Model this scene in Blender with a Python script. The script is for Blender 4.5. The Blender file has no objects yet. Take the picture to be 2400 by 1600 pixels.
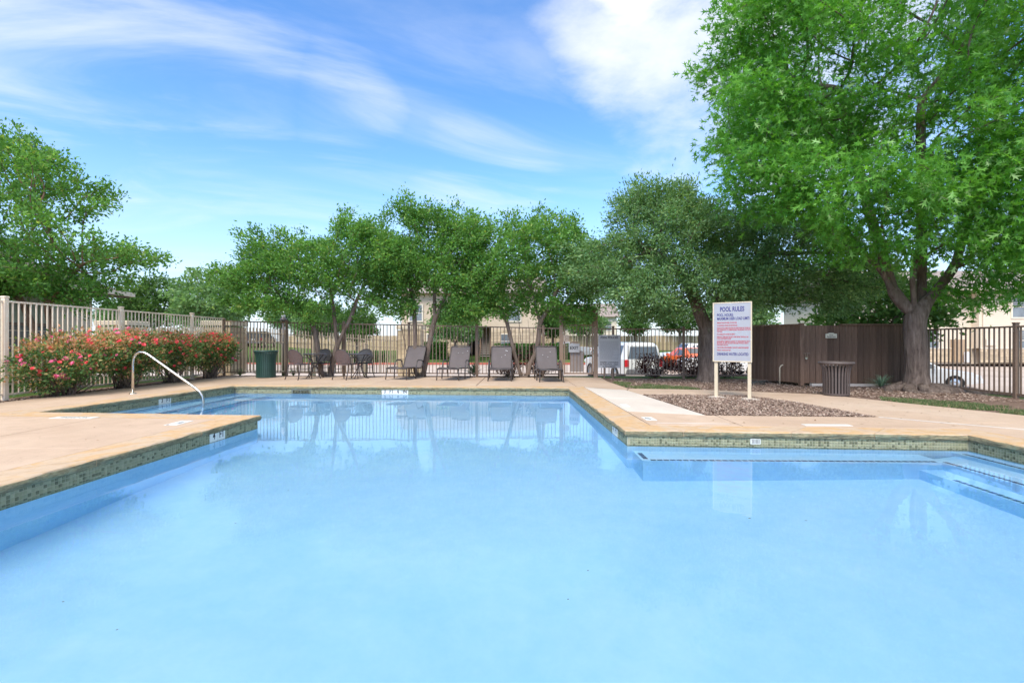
import bpy, bmesh, math, random
import numpy as np
from mathutils import Vector, Matrix
R = math.radians
SC = bpy.context.scene
COL = SC.collection

# ------------------------------------------------------------------ camera
CAM_H = 1.10
cd = bpy.data.cameras.new("camera"); cam = bpy.data.objects.new("camera", cd); COL.objects.link(cam)
cam.location = (0, 0, CAM_H); cam.rotation_euler = (R(90), 0, 0)
cd.sensor_width = 36; cd.lens = 17.25; cd.clip_start = 0.05; cd.clip_end = 3000
SC.camera = cam

# ------------------------------------------------------------------ sky and sun
SUN_EL, SUN_AZ = 50, 200          # degrees; azimuth clockwise from +Y
W = bpy.data.worlds.new("World"); SC.world = W; W.use_nodes = True
nt = W.node_tree; nt.nodes.clear()
def N(t, **kw):
    n = nt.nodes.new(t)
    for k, v in kw.items(): setattr(n, k, v)
    return n
def L(a, b): nt.links.new(a, b)
def WM(op, a, b=None, c=None, clamp=False):
    n = N('ShaderNodeMath', operation=op); n.use_clamp = clamp
    for i, v in enumerate((a, b, c)):
        if v is None: continue
        if isinstance(v, (int, float)): n.inputs[i].default_value = v
        else: L(v, n.inputs[i])
    return n.outputs[0]
sky = N('ShaderNodeTexSky', sky_type='NISHITA'); sky.sun_disc = False
sky.sun_elevation = R(SUN_EL); sky.sun_rotation = R(SUN_AZ)
sky.air_density = 1.0; sky.dust_density = 0.6; sky.ozone_density = 2.2
tc = N('ShaderNodeTexCoord'); nrm = N('ShaderNodeVectorMath', operation='NORMALIZE'); L(tc.outputs['Generated'], nrm.inputs[0])
sp = N('ShaderNodeSeparateXYZ'); L(nrm.outputs[0], sp.inputs[0])
zc = WM('ADD', WM('MAXIMUM', sp.outputs[2], 0.0), 0.16)
cmb = N('ShaderNodeCombineXYZ'); L(WM('DIVIDE', sp.outputs[0], zc), cmb.inputs[0]); L(WM('DIVIDE', sp.outputs[1], zc), cmb.inputs[1])
def noise_w(scale, detail, rough, dist, loc, rot, stretch):
    mp = N('ShaderNodeMapping', vector_type='TEXTURE'); mp.inputs['Location'].default_value = loc; mp.inputs['Rotation'].default_value = (0, 0, R(rot)); mp.inputs['Scale'].default_value = stretch
    L(cmb.outputs[0], mp.inputs[0])
    n = N('ShaderNodeTexNoise'); n.inputs['Scale'].default_value = scale; n.inputs['Detail'].default_value = detail
    n.inputs['Roughness'].default_value = rough; n.inputs['Distortion'].default_value = dist
    L(mp.outputs[0], n.inputs[0]); return n.outputs[0]
def smooth(v, a, b):
    n = N('ShaderNodeMapRange', interpolation_type='SMOOTHSTEP'); L(v, n.inputs[0])
    n.inputs[1].default_value = a; n.inputs[2].default_value = b; return n.outputs[0]
n_big = noise_w(0.55, 4, 0.5, 0.3, (3.1, 7.7, 0), 20, (1, 1, 1))
n_streak = noise_w(1.5, 9, 0.58, 0.7, (1.3, 0.4, 0), 19, (1.9, 0.62, 1))
n_puff = noise_w(2.2, 9, 0.6, 0.25, (5.3, 2.4, 0), 10, (1, 1, 1))
def blob(px, py, r0, r1):
    d = Vector(((px - 1200) / 1150, 1, (800 - py) / 1150)).normalized()
    n = N('ShaderNodeVectorMath', operation='DOT_PRODUCT'); L(nrm.outputs[0], n.inputs[0]); n.inputs[1].default_value = d
    return smooth(n.outputs['Value'], math.cos(R(r1)), math.cos(R(r0)))
def add(*xs):
    o = xs[0]
    for x in xs[1:]: o = WM('MAXIMUM', o, x)
    return o
cirrus = add(blob(60, 90, 2, 15), blob(330, 110, 2, 13), blob(560, 180, 2, 12), blob(800, 250, 1, 10), WM('MULTIPLY', blob(900, 20, 1, 11), 0.6), WM('MULTIPLY', blob(380, 440, 1, 10), 0.6), WM('MULTIPLY', blob(1150, 470, 2, 16), 0.85))
cum = add(blob(1540, 40, 2, 13), blob(1640, 170, 2, 12), blob(1850, 120, 4, 20))
def soft(mask, nz, gain, lo, hi): return smooth(WM('ADD', mask, WM('MULTIPLY', WM('SUBTRACT', nz, 0.5), gain)), lo, hi)
general = WM('MULTIPLY', WM('MULTIPLY', smooth(sp.outputs[2], 0.43, 0.62), smooth(n_big, 0.30, 0.50)), WM('SUBTRACT', 1.0, blob(1020, 130, 8, 19)))     # broken cloud overhead
c1 = WM('MULTIPLY', soft(WM('MULTIPLY', cirrus, 0.75), n_streak, 2.6, 0.40, 1.55), 0.74)
c2 = WM('MULTIPLY', soft(WM('MULTIPLY', cum, 0.85), n_puff, 2.2, 0.12, 1.45), 0.88)
c4 = soft(general, n_puff, 1.2, 0.3, 0.9)
c5 = WM('MULTIPLY', smooth(n_streak, 0.42, 0.8), 0.28)
haze = WM('MULTIPLY', smooth(sp.outputs[2], 0.34, 0.0), 0.66)
cl = WM('MINIMUM', add(c1, c2, c4, c5), 0.96)
hs = N('ShaderNodeHueSaturation'); hs.inputs['Saturation'].default_value = 1.24; hs.inputs['Value'].default_value = 0.90
L(sky.outputs[0], hs.inputs['Color'])
tint = N('ShaderNodeMix', data_type='RGBA', blend_type='MULTIPLY'); tint.inputs[0].default_value = 1
L(hs.outputs[0], tint.inputs[6]); tint.inputs[7].default_value = (1.0, 0.97, 1.02, 1)
SKY_STR = 0.125
CLOUD = 0.44 / SKY_STR
hz = N('ShaderNodeMix', data_type='RGBA'); L(haze, hz.inputs[0]); L(tint.outputs[2], hz.inputs[6]); hz.inputs[7].default_value = (CLOUD * 0.56, CLOUD * 0.70, CLOUD * 0.95, 1)
mx = N('ShaderNodeMix', data_type='RGBA'); L(cl, mx.inputs[0]); L(hz.outputs[2], mx.inputs[6]); mx.inputs[7].default_value = (CLOUD * 0.955, CLOUD * 0.975, CLOUD, 1)
bg = N('ShaderNodeBackground'); bg.inputs[1].default_value = SKY_STR; L(mx.outputs[2], bg.inputs[0])
wo = N('ShaderNodeOutputWorld'); L(bg.outputs[0], wo.inputs[0])
sl = bpy.data.lights.new("sun", 'SUN'); so = bpy.data.objects.new("sun", sl); COL.objects.link(so)
sl.energy = 1.5; sl.angle = R(28); sl.color = (1.0, 0.93, 0.83)
sdir = Vector((math.sin(R(SUN_AZ)) * math.cos(R(SUN_EL)), math.cos(R(SUN_AZ)) * math.cos(R(SUN_EL)), math.sin(R(SUN_EL))))
so.rotation_euler = (-sdir).to_track_quat('-Z', 'Y').to_euler(); so.location = (0, -20, 30)
SC.view_settings.view_transform = 'Standard'; SC.view_settings.look = 'None'
SC.view_settings.gamma = 1; SC.view_settings.use_curve_mapping = False
SC.view_settings.exposure = 1.48
SC.render.engine = 'CYCLES'
cy = SC.cycles
cy.use_denoising = True
try: cy.denoiser = 'OPENIMAGEDENOISE'; cy.denoising_prefilter = 'ACCURATE'; cy.denoising_input_passes = 'RGB_ALBEDO_NORMAL'
except Exception: pass
cy.max_bounces = 16; cy.diffuse_bounces = 6; cy.glossy_bounces = 8; cy.transmission_bounces = 10; cy.transparent_max_bounces = 8
cy.caustics_refractive = True; cy.caustics_reflective = True
cy.sample_clamp_indirect = 6

# ------------------------------------------------------------------ helpers
def G(px, py, z=0.0):
    "ground point seen at pixel (px, py) of the 2400 x 1600 photograph"
    y = 1150 * (CAM_H - z) / (py - 800.0)
    return Vector(((px - 1200) / 1150 * y, y, z))
def sstep(a, b, v):
    t = min(1, max(0, (v - a) / (b - a))); return t * t * (3 - 2 * t)

class M2:
    "small node-material builder"
    def __init__(s, name):
        s.m = bpy.data.materials.new(name); s.m.use_nodes = True; s.t = s.m.node_tree; s.t.nodes.clear()
        s.out = s.n('ShaderNodeOutputMaterial')
    def n(s, t, **kw):
        x = s.t.nodes.new(t)
        for k, v in kw.items(): setattr(x, k, v)
        return x
    def l(s, a, b): s.t.links.new(a, b)
    def coord(s, kind='Object', scale=(1, 1, 1), rot=(0, 0, 0)):
        c = s.n('ShaderNodeTexCoord'); mp = s.n('ShaderNodeMapping'); mp.inputs['Scale'].default_value = scale; mp.inputs['Rotation'].default_value = rot
        s.l(c.outputs[kind], mp.inputs[0]); return mp.outputs[0]
    def noise(s, co, scale, detail=5, rough=0.55, dist=0):
        x = s.n('ShaderNodeTexNoise'); x.inputs['Scale'].default_value = scale; x.inputs['Detail'].default_value = detail
        x.inputs['Roughness'].default_value = rough; x.inputs['Distortion'].default_value = dist; s.l(co, x.inputs[0]); return x.outputs[0]
    def ramp(s, f, stops):
        x = s.n('ShaderNodeValToRGB'); e = x.color_ramp.elements
        e[0].position, e[0].color = stops[0][0], (*stops[0][1], 1); e[1].position, e[1].color = stops[-1][0], (*stops[-1][1], 1)
        for p, c in stops[1:-1]:
            k = e.new(p); k.color = (*c, 1)
        s.l(f, x.inputs[0]); return x.outputs[0]
    def mix(s, f, a, b, mode='MIX'):
        x = s.n('ShaderNodeMix', data_type='RGBA', blend_type=mode)
        for i, v in ((0, f), (6, a), (7, b)):
            if isinstance(v, (int, float)): x.inputs[i].default_value = v
            elif isinstance(v, tuple): x.inputs[i].default_value = (*v, 1)
            else: s.l(v, x.inputs[i])
        return x.outputs[2]
    def math(s, op, a, b=0.0):
        x = s.n('ShaderNodeMath', operation=op)
        for i, v in enumerate((a, b)):
            if isinstance(v, (int, float)): x.inputs[i].default_value = v
            else: s.l(v, x.inputs[i])
        return x.outputs[0]
    def bump(s, h, strength=0.3, dist=0.01):
        x = s.n('ShaderNodeBump'); x.inputs['Strength'].default_value = strength; x.inputs['Distance'].default_value = dist; s.l(h, x.inputs['Height']); return x.outputs[0]
    def bsdf(s, col, rough=0.7, metal=0.0, spec=0.4, normal=None, coat=0.0):
        x = s.n('ShaderNodeBsdfPrincipled')
        if isinstance(col, tuple): x.inputs['Base Color'].default_value = (*col, 1)
        else: s.l(col, x.inputs['Base Color'])
        if isinstance(rough, (int, float)): x.inputs['Roughness'].default_value = rough
        else: s.l(rough, x.inputs['Roughness'])
        x.inputs['Metallic'].default_value = metal; x.inputs['Specular IOR Level'].default_value = spec; x.inputs['Coat Weight'].default_value = coat
        if normal is not None: s.l(normal, x.inputs['Normal'])
        s.l(x.outputs[0], s.out.inputs[0]); return x
def simple(name, col, rough=0.6, var=0.18, scale=3.0, metal=0.0, spec=0.4, bump=0.0, bscale=60, coat=0.0, stretch=(1, 1, 1), fine=None, per_obj=0.0):
    "one colour with soft and fine variation, a little relief and (optionally) a different value for each object"
    m = M2(name); co = m.coord(scale=stretch)
    a = m.noise(co, scale, 5, 0.6); b = m.noise(co, scale * 9 if fine is None else fine, 4, 0.6)
    f = m.math('ADD', m.math('MULTIPLY', a, 0.65), m.math('MULTIPLY', b, 0.35))
    lo = tuple(max(0, c * (1 - var)) for c in col); hi = tuple(min(1, c * (1 + var)) for c in col)
    c = m.ramp(f, [(0.3, lo), (0.7, hi)])
    if per_obj:
        oi = m.n('ShaderNodeObjectInfo'); v = m.n('ShaderNodeHueSaturation'); m.l(c, v.inputs['Color'])
        m.l(m.math('ADD', 1 - per_obj / 2, m.math('MULTIPLY', oi.outputs['Random'], per_obj)), v.inputs['Value']); c = v.outputs[0]
    nm = m.bump(m.noise(co, bscale, 4, 0.6), bump, 0.01) if bump else None
    m.bsdf(c, rough, metal, spec, nm, coat); return m.m

def link(o, parent=None):
    COL.objects.link(o)
    if parent is not None: o.parent = parent
    return o
def tag(o, label=None, cat=None, group=None, kind=None):
    if label: o['label'] = label
    if cat: o['category'] = cat
    if group: o['group'] = group
    if kind: o['kind'] = kind
    return o
def empty(name, loc=(0, 0, 0), rz=0.0):
    o = bpy.data.objects.new(name, None); link(o); o.location = loc; o.rotation_euler = (0, 0, rz); o.empty_display_size = 0.1; return o

class MB:
    "collects geometry for one mesh object"
    def __init__(s): s.v = []; s.f = []; s.mi = []
    def add(s, vs, fs, mi=0):
        k = len(s.v); s.v += [tuple(x) for x in vs]; s.f += [tuple(i + k for i in f) for f in fs]; s.mi += [mi] * len(fs); return s
    def box(s, c, d, rz=0.0, taper=1.0, mi=0, rot=None):
        hx, hy, hz = d[0] / 2, d[1] / 2, d[2] / 2; c = Vector(c)
        m = rot if rot is not None else Matrix.Rotation(rz, 3, 'Z')
        vs = []
        for z in (-1, 1):
            t = taper if z > 0 else 1
            for x, y in ((-1, -1), (1, -1), (1, 1), (-1, 1)): vs.append(c + m @ Vector((x * hx * t, y * hy * t, z * hz)))
        return s.add(vs, [(3, 2, 1, 0), (4, 5, 6, 7), (0, 1, 5, 4), (1, 2, 6, 5), (2, 3, 7, 6), (3, 0, 4, 7)], mi)
    def bbox(s, c, d, b=0.004, rz=0.0, mi=0):
        "box with chamfered vertical and top edges"
        hx, hy, hz = d[0] / 2, d[1] / 2, d[2] / 2; c = Vector(c); m = Matrix.Rotation(rz, 3, 'Z')
        def ring(i, z): return [c + m @ Vector((x, y, z)) for x, y in ((-hx + i + b, -hy + i), (hx - i - b, -hy + i), (hx - i, -hy + i + b), (hx - i, hy - i - b), (hx - i - b, hy - i), (-hx + i + b, hy - i), (-hx + i, hy - i - b), (-hx + i, -hy + i + b))]
        vs = ring(0, -hz) + ring(0, hz - b) + ring(b, hz); fs = []
        for k in range(2):
            for i in range(8): j = (i + 1) % 8; fs.append((k * 8 + i, k * 8 + j, k * 8 + 8 + j, k * 8 + 8 + i))
        fs.append(tuple(range(16, 24))); fs.append(tuple(range(7, -1, -1)))
        return s.add(vs, fs, mi)
    def bar(s, a, b, w, h=None, mi=0, up=(0, 0, 1)):
        a, b = Vector(a), Vector(b); h = w if h is None else h; d = (b - a).normalized(); u = Vector(up)
        if abs(d.dot(u)) > 0.99: u = Vector((0, 1, 0))
        x = d.cross(u).normalized(); y = x.cross(d).normalized(); vs = []
        for p in (a, b):
            for sx, sy in ((-1, -1), (1, -1), (1, 1), (-1, 1)): vs.append(p + x * sx * w / 2 + y * sy * h / 2)
        return s.add(vs, [(3, 2, 1, 0), (4, 5, 6, 7), (0, 1, 5, 4), (1, 2, 6, 5), (2, 3, 7, 6), (3, 0, 4, 7)], mi)
    def tube(s, pts, r, n=8, cap=True, mi=0):
        pts = [Vector(p) for p in pts]; rr = r if isinstance(r, (list, tuple)) else [r] * len(pts); vs, fs = [], []; px = None
        for i, p in enumerate(pts):
            d = (pts[min(i + 1, len(pts) - 1)] - pts[max(i - 1, 0)]).normalized()
            if px is None:
                u = Vector((0, 0, 1)) if abs(d.z) < 0.9 else Vector((1, 0, 0)); x = d.cross(u).normalized()
            else: x = (px - d * px.dot(d)).normalized()
            y = d.cross(x); px = x
            for k in range(n): a = 2 * math.pi * k / n; vs.append(p + (x * math.cos(a) + y * math.sin(a)) * rr[i])
        for i in range(len(pts) - 1):
            for k in range(n): j = (k + 1) % n; fs.append((i * n + k, i * n + j, i * n + n + j, i * n + n + k))
        if cap: fs.append(tuple(range(n - 1, -1, -1))); fs.append(tuple(range((len(pts) - 1) * n, len(pts) * n)))
        return s.add(vs, fs, mi)
    def lathe(s, prof, n=24, c=(0, 0, 0), axis='Z', mi=0, cap=False):
        vs, fs = [], []; c = Vector(c)
        for r, z in prof:
            for k in range(n):
                a = 2 * math.pi * k / n; p = Vector((r * math.cos(a), r * math.sin(a), z))
                if axis == 'Y': p = Vector((p.x, p.z, -p.y))
                vs.append(c + p)
        for i in range(len(prof) - 1):
            for k in range(n): j = (k + 1) % n; fs.append((i * n + k, i * n + j, i * n + n + j, i * n + n + k))
        if cap: fs.append(tuple(range(n - 1, -1, -1))); fs.append(tuple(range((len(prof) - 1) * n, len(prof) * n)))
        return s.add(vs, fs, mi)
    def prism(s, poly, z0, z1, mi=0):
        n = len(poly); vs = [(p[0], p[1], z0) for p in poly] + [(p[0], p[1], z1) for p in poly]
        return s.add(vs, [tuple(range(n - 1, -1, -1)), tuple(range(n, 2 * n))] + [(i, (i + 1) % n, n + (i + 1) % n, n + i) for i in range(n)], mi)
    def sheet(s, poly, z, mi=0): return s.add([(p[0], p[1], z) for p in poly], [tuple(range(len(poly)))], mi)
    def mesh(s, name, mats=(), smooth=False):
        me = bpy.data.meshes.new(name); me.from_pydata(s.v, [], s.f)
        for m in (mats if isinstance(mats, (list, tuple)) else [mats]): me.materials.append(m)
        if len(set(s.mi)) > 1: me.polygons.foreach_set('material_index', s.mi)
        if smooth: me.polygons.foreach_set('use_smooth', [True] * len(s.f))
        me.update(); return me
    def build(s, name, mats, parent=None, smooth=False):
        o = bpy.data.objects.new(name, s.mesh(name, mats, smooth)); return link(o, parent)
def inst(name, mesh, parent, loc=(0, 0, 0), rz=0.0):
    o = bpy.data.objects.new(name, mesh); link(o, parent); o.location = loc
    if rz: o.rotation_euler = (0, 0, rz)
    return o
def copy_tree(o, parent=None):
    c = o.copy(); COL.objects.link(c); c.parent = parent
    for ch in list(o.children): copy_tree(ch, c)
    return c
def mesh_np(name, verts, faces, mat, rnd=None, smooth=False):
    me = bpy.data.meshes.new(name); nv, nf, k = len(verts), len(faces), faces.shape[1]
    me.vertices.add(nv); me.vertices.foreach_set('co', np.ascontiguousarray(verts, dtype=np.float32).ravel())
    me.loops.add(nf * k); me.loops.foreach_set('vertex_index', np.ascontiguousarray(faces, dtype=np.int32).ravel())
    me.polygons.add(nf); me.polygons.foreach_set('loop_start', np.arange(0, nf * k, k, dtype=np.int32)); me.polygons.foreach_set('loop_total', np.full(nf, k, dtype=np.int32))
    if rnd is not None:
        at = me.attributes.new('rnd', 'FLOAT', 'FACE'); at.data.foreach_set('value', np.ascontiguousarray(rnd, dtype=np.float32))
    me.materials.append(mat); me.update(calc_edges=True)
    if smooth: me.polygons.foreach_set('use_smooth', np.ones(nf, dtype=bool))
    return me
def text(body, size, mat, parent, loc, rot, name='lettering', sx=1.0, bold=0.0, align='CENTER', spacing=1.0):
    c = bpy.data.curves.new(name, 'FONT'); c.body = body; c.size = size; c.align_x = align; c.align_y = 'CENTER'; c.offset = bold; c.space_line = spacing
    c.resolution_u = 3; c.materials.append(mat); t_ = bpy.data.objects.new('tmp_text', c); COL.objects.link(t_)
    dg = bpy.context.evaluated_depsgraph_get(); me = bpy.data.meshes.new_from_object(t_.evaluated_get(dg)); bpy.data.objects.remove(t_); bpy.data.curves.remove(c)
    me.name = name; o = bpy.data.objects.new(name, me); link(o, parent); o.location = loc; o.rotation_euler = rot; o.scale = (sx, 1, 1); return o
# ------------------------------------------------------------------ materials
def deck_mat(name, c0, c1, c2, stain=0.5):
    m = M2(name); co = m.coord()
    a = m.noise(co, 0.55, 4, 0.55, 0.6); b = m.noise(co, 4.0, 6, 0.65); g = m.noise(co, 160, 3, 0.7)
    c = m.ramp(a, [(0.3, c0), (0.52, c1), (0.72, c2)])
    c = m.mix(m.math('MULTIPLY', m.ramp(b, [(0.45, (0, 0, 0)), (0.75, (1, 1, 1))]), stain), c, tuple(x * 0.72 for x in c1))
    c = m.mix(0.22, c, m.ramp(g, [(0.3, (0.25, 0.2, 0.16)), (0.7, (0.95, 0.9, 0.85))]), 'OVERLAY')
    crack = m.noise(m.coord(scale=(1, 1, 1)), 1.1, 2, 0.5, 2.5)
    ck = m.ramp(crack, [(0.493, (0, 0, 0)), (0.4985, (1, 1, 1)), (0.504, (0, 0, 0))])
    c = m.mix(m.math('MULTIPLY', ck, 0.28), c, tuple(x * 0.5 for x in c1))
    m.bsdf(c, 0.82, 0, 0.3, m.bump(g, 0.25, 0.004)); return m.m
MAT = {}
MAT['deck'] = deck_mat('deck_concrete', (0.46, 0.34, 0.25), (0.52, 0.395, 0.297), (0.56, 0.445, 0.35))
MAT['pale'] = deck_mat('pale_concrete', (0.52, 0.46, 0.41), (0.60, 0.54, 0.48), (0.66, 0.60, 0.55), 0.2)
MAT['joint'] = simple('joint_filler', (0.17, 0.13, 0.105), 0.9)
def coping_mat():
    m = M2('coping_sandstone'); co = m.coord(scale=(1, 1, 3)); oi = m.n('ShaderNodeObjectInfo')
    add_ = m.n('ShaderNodeVectorMath', operation='ADD'); m.l(co, add_.inputs[0])
    cx = m.n('ShaderNodeCombineXYZ'); m.l(m.math('MULTIPLY', oi.outputs['Random'], 37.0), cx.inputs[0]); m.l(cx.outputs[0], add_.inputs[1]); co = add_.outputs[0]
    a = m.noise(co, 1.6, 6, 0.6, 1.6); b = m.noise(co, 9, 6, 0.65, 0.8); g = m.noise(co, 120, 3, 0.7)
    c = m.ramp(a, [(0.28, (0.46, 0.345, 0.25)), (0.44, (0.54, 0.41, 0.29)), (0.56, (0.55, 0.355, 0.18)), (0.74, (0.58, 0.47, 0.37))])
    c = m.mix(m.math('MULTIPLY', m.ramp(b, [(0.5, (0, 0, 0)), (0.72, (1, 1, 1))]), 0.6), c, (0.40, 0.24, 0.12))
    h = m.math('ADD', m.math('MULTIPLY', b, 1.0), m.math('MULTIPLY', g, 0.3))
    m.bsdf(c, 0.75, 0, 0.3, m.bump(h, 0.35, 0.01)); return m.m
MAT['coping'] = coping_mat()
def lip_mat():
    m = M2('coping_face_mossy'); co = m.coord(); a = m.noise(co, 2.2, 6, 0.65, 0.8); b = m.noise(m.coord(scale=(1, 1, 4)), 14, 6, 0.7)
    c = m.ramp(a, [(0.3, (0.21, 0.20, 0.12)), (0.5, (0.30, 0.26, 0.155)), (0.68, (0.22, 0.26, 0.175))])
    c = m.mix(m.ramp(b, [(0.42, (0, 0, 0)), (0.7, (1, 1, 1))]), c, (0.10, 0.085, 0.055))
    m.bsdf(c, 0.85, 0, 0.25, m.bump(b, 0.8, 0.02)); return m.m
MAT['lip'] = lip_mat()
TILE_STOPS = [(0.0, (0.10, 0.105, 0.06)), (0.18, (0.14, 0.15, 0.085)), (0.26, (0.25, 0.255, 0.145)), (0.55, (0.30, 0.30, 0.18)), (0.8, (0.25, 0.265, 0.165)), (1.0, (0.35, 0.345, 0.22))]
def tile_mat(name, per_object):
    m = M2(name)
    if per_object: f = m.n('ShaderNodeObjectInfo').outputs['Random']
    else:
        at = m.n('ShaderNodeAttribute'); at.attribute_name = 'rnd'; f = at.outputs['Fac']
    c = m.ramp(f, TILE_STOPS); co = m.coord(); d = m.noise(co, 5, 5, 0.6)
    c = m.mix(m.math('MULTIPLY', m.ramp(d, [(0.45, (0, 0, 0)), (0.75, (1, 1, 1))]), 0.4), c, (0.30, 0.29, 0.18))
    m.bsdf(c, 0.45, 0, 0.3); return m.m
MAT['tile1'] = tile_mat('mosaic_tile_single', True); MAT['tile'] = tile_mat('mosaic_tile', False)
MAT['grout'] = simple('tile_grout', (0.34, 0.32, 0.22), 0.9, 0.2, 6)
def plaster_mat():
    m = M2('pool_plaster'); co = m.coord(); a = m.noise(co, 0.45, 6, 0.6, 0.8); b = m.noise(co, 5, 6, 0.65)
    f = m.math('ADD', m.math('MULTIPLY', a, 0.62), m.math('MULTIPLY', b, 0.38))
    c = m.ramp(f, [(0.3, (0.35, 0.65, 0.94)), (0.7, (0.51, 0.775, 0.955))])
    m.bsdf(c, 0.8, 0, 0.2); return m.m
MAT['plaster'] = plaster_mat()
def water_mat():
    m = M2('pool_water'); co = m.coord(scale=(1, 1, 1))
    n1 = m.noise(co, 1.1, 3, 0.5, 0.3); n2 = m.noise(m.coord(scale=(1, 1.6, 1)), 4.5, 3, 0.5); n3 = m.noise(co, 14, 2, 0.5)
    h = m.math('ADD', m.math('ADD', m.math('MULTIPLY', n1, 1.0), m.math('MULTIPLY', n2, 0.22)), m.math('MULTIPLY', n3, 0.015))
    nm = m.bump(h, 0.14, 0.012)
    fr = m.n('ShaderNodeFresnel'); fr.inputs['IOR'].default_value = 1.33; m.l(nm, fr.inputs['Normal'])
    gl = m.n('ShaderNodeBsdfGlossy'); gl.inputs['Roughness'].default_value = 0.0; m.l(nm, gl.inputs['Normal'])
    rf = m.n('ShaderNodeBsdfRefraction'); rf.inputs['IOR'].default_value = 1.33; rf.inputs['Roughness'].default_value = 0.0
    rf.inputs['Color'].default_value = (0.93, 0.98, 1.0, 1); m.l(nm, rf.inputs['Normal'])
    mxs = m.n('ShaderNodeMixShader'); m.l(fr.outputs[0], mxs.inputs[0]); m.l(rf.outputs[0], mxs.inputs[1]); m.l(gl.outputs[0], mxs.inputs[2])
    m.l(mxs.outputs[0], m.out.inputs[0]); return m.m
MAT['water'] = water_mat()
def ground_mat():
    m = M2('lawn_ground'); co = m.coord(); a = m.noise(co, 0.25, 5, 0.6); b = m.noise(co, 6, 6, 0.7); g = m.noise(co, 60, 3, 0.7)
    c = m.ramp(m.math('ADD', m.math('MULTIPLY', a, 0.5), m.math('MULTIPLY', b, 0.5)), [(0.3, (0.05, 0.10, 0.022)), (0.52, (0.085, 0.16, 0.035)), (0.72, (0.16, 0.18, 0.07))])
    c = m.mix(0.5, c, m.ramp(g, [(0.3, (0.02, 0.03, 0.01)), (0.7, (0.18, 0.26, 0.08))]))
    m.bsdf(c, 0.95, 0, 0.1, m.bump(g, 0.6, 0.03)); return m.m
MAT['ground'] = ground_mat()
def dirt_mat():
    m = M2('mulch_soil'); co = m.coord(); a = m.noise(co, 1.2, 5, 0.6); b = m.noise(co, 22, 6, 0.7); v = m.n('ShaderNodeTexVoronoi'); v.inputs['Scale'].default_value = 45; m.l(co, v.inputs[0])
    c = m.ramp(b, [(0.3, (0.10, 0.064, 0.048)), (0.5, (0.20, 0.135, 0.105)), (0.7, (0.34, 0.245, 0.19))])
    c = m.mix(m.math('MULTIPLY', a, 0.55), c, (0.20, 0.135, 0.10)); m.bsdf(c, 0.95, 0, 0.1, m.bump(v.outputs[0], 0.7, 0.02)); return m.m
MAT['dirt'] = dirt_mat()
MAT['road'] = deck_mat('road_concrete', (0.40, 0.33, 0.29), (0.47, 0.40, 0.35), (0.53, 0.46, 0.41), 0.25)
MAT['redcurb'] = simple('red_curb_paint', (0.42, 0.11, 0.08), 0.7, 0.2)
MAT['white'] = simple('white_enamel', (0.78, 0.78, 0.77), 0.45, 0.05, 6)
MAT['plate'] = simple('marker_tile_white', (0.70, 0.70, 0.66), 0.4, 0.08, 12)
MAT['black'] = simple('black_print', (0.02, 0.02, 0.022), 0.5, 0.1)
MAT['navy'] = simple('navy_tile', (0.008, 0.07, 0.20), 0.35, 0.3, 8)
MAT['steel'] = simple('stainless_steel', (0.62, 0.60, 0.56), 0.22, 0.08, 14, metal=1.0)

# ------------------------------------------------------------------ ground
def hgt(x, y):
    a = -0.75 * sstep(16.2, 20.0, y)
    if x > 10.3: a = min(a, -0.75 * sstep(10.3, 14.5, x))
    return a + 0.80 * sstep(39.4, 60, y) + (1.0 * sstep(-18, -40, x) if x < -18 else 0)
def build_ground():
    xs = [-900, -400, -200, -120, -80, -60, -50] + [x for x in range(-44, -11, 4)] + [-9.6, -8.3, 6.2, 8.8, 9.9, 10.3, 11, 12, 13, 14, 15, 17] + [x for x in range(20, 61, 4)] + [80, 120, 200, 400, 900]
    ys = [-600, -200, -60, -20, -6, 0.2, 13.0, 14.2, 15.3, 16.2] + [16.8, 17.4, 18, 18.6, 19.3, 20, 24, 30, 36, 39.2, 39.5] + [41, 43, 45, 47, 49, 52, 55, 58, 62, 70, 90, 140, 250, 500, 1500]
    mb = MB(); nx = len(xs); vs = []
    for y in ys:
        for x in xs: vs.append((x, y, hgt(x, y) - 0.05))
    fs = []
    for j in range(len(ys) - 1):
        for i in range(nx - 1):
            if xs[i] >= -8.35 and xs[i + 1] <= 6.25 and ys[j] >= 0.1 and ys[j + 1] <= 13.05: continue   # pool pit
            fs.append((j * nx + i, j * nx + i + 1, (j + 1) * nx + i + 1, (j + 1) * nx + i))
    mb.add(vs, fs); return tag(mb.build('ground', MAT['ground'], smooth=True), 'green lawn ground around the fenced pool yard', kind='structure')
build_ground()
def draped(name, x0, x1, y0, y1, lift, mat, nx=20, ny=8, kind='structure'):
    mb = MB(); vs = []; fs = []
    for j in range(ny + 1):
        for i in range(nx + 1):
            x = x0 + (x1 - x0) * i / nx; y = y0 + (y1 - y0) * j / ny; vs.append((x, y, hgt(x, y) - 0.05 + lift))
    for j in range(ny):
        for i in range(nx): fs.append((j * (nx + 1) + i, j * (nx + 1) + i + 1, (j + 1) * (nx + 1) + i + 1, (j + 1) * (nx + 1) + i))
    mb.add(vs, fs); return tag(mb.build(name, mat, smooth=True), kind=kind)
draped('road', -120, 120, 21.0, 39.3, 0.03, MAT['road'], 60, 6)
rd = MB(); rd.sheet([(14.6, 6), (120, 6), (120, 21.0), (15.2, 21.0), (14.6, 19)], -0.766); tag(rd.build('side_road', MAT['road']), kind='structure')
draped('pavement', -40, 14, 16.25, 17.5, 0.012, MAT['pale'], 20, 4)
mb = MB()
for i in range(60): mb.bbox((-118 + 4 * i, 39.45, hgt(0, 39.45) + 0.0), (3.985, 0.16, 0.30), 0.02)
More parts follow.
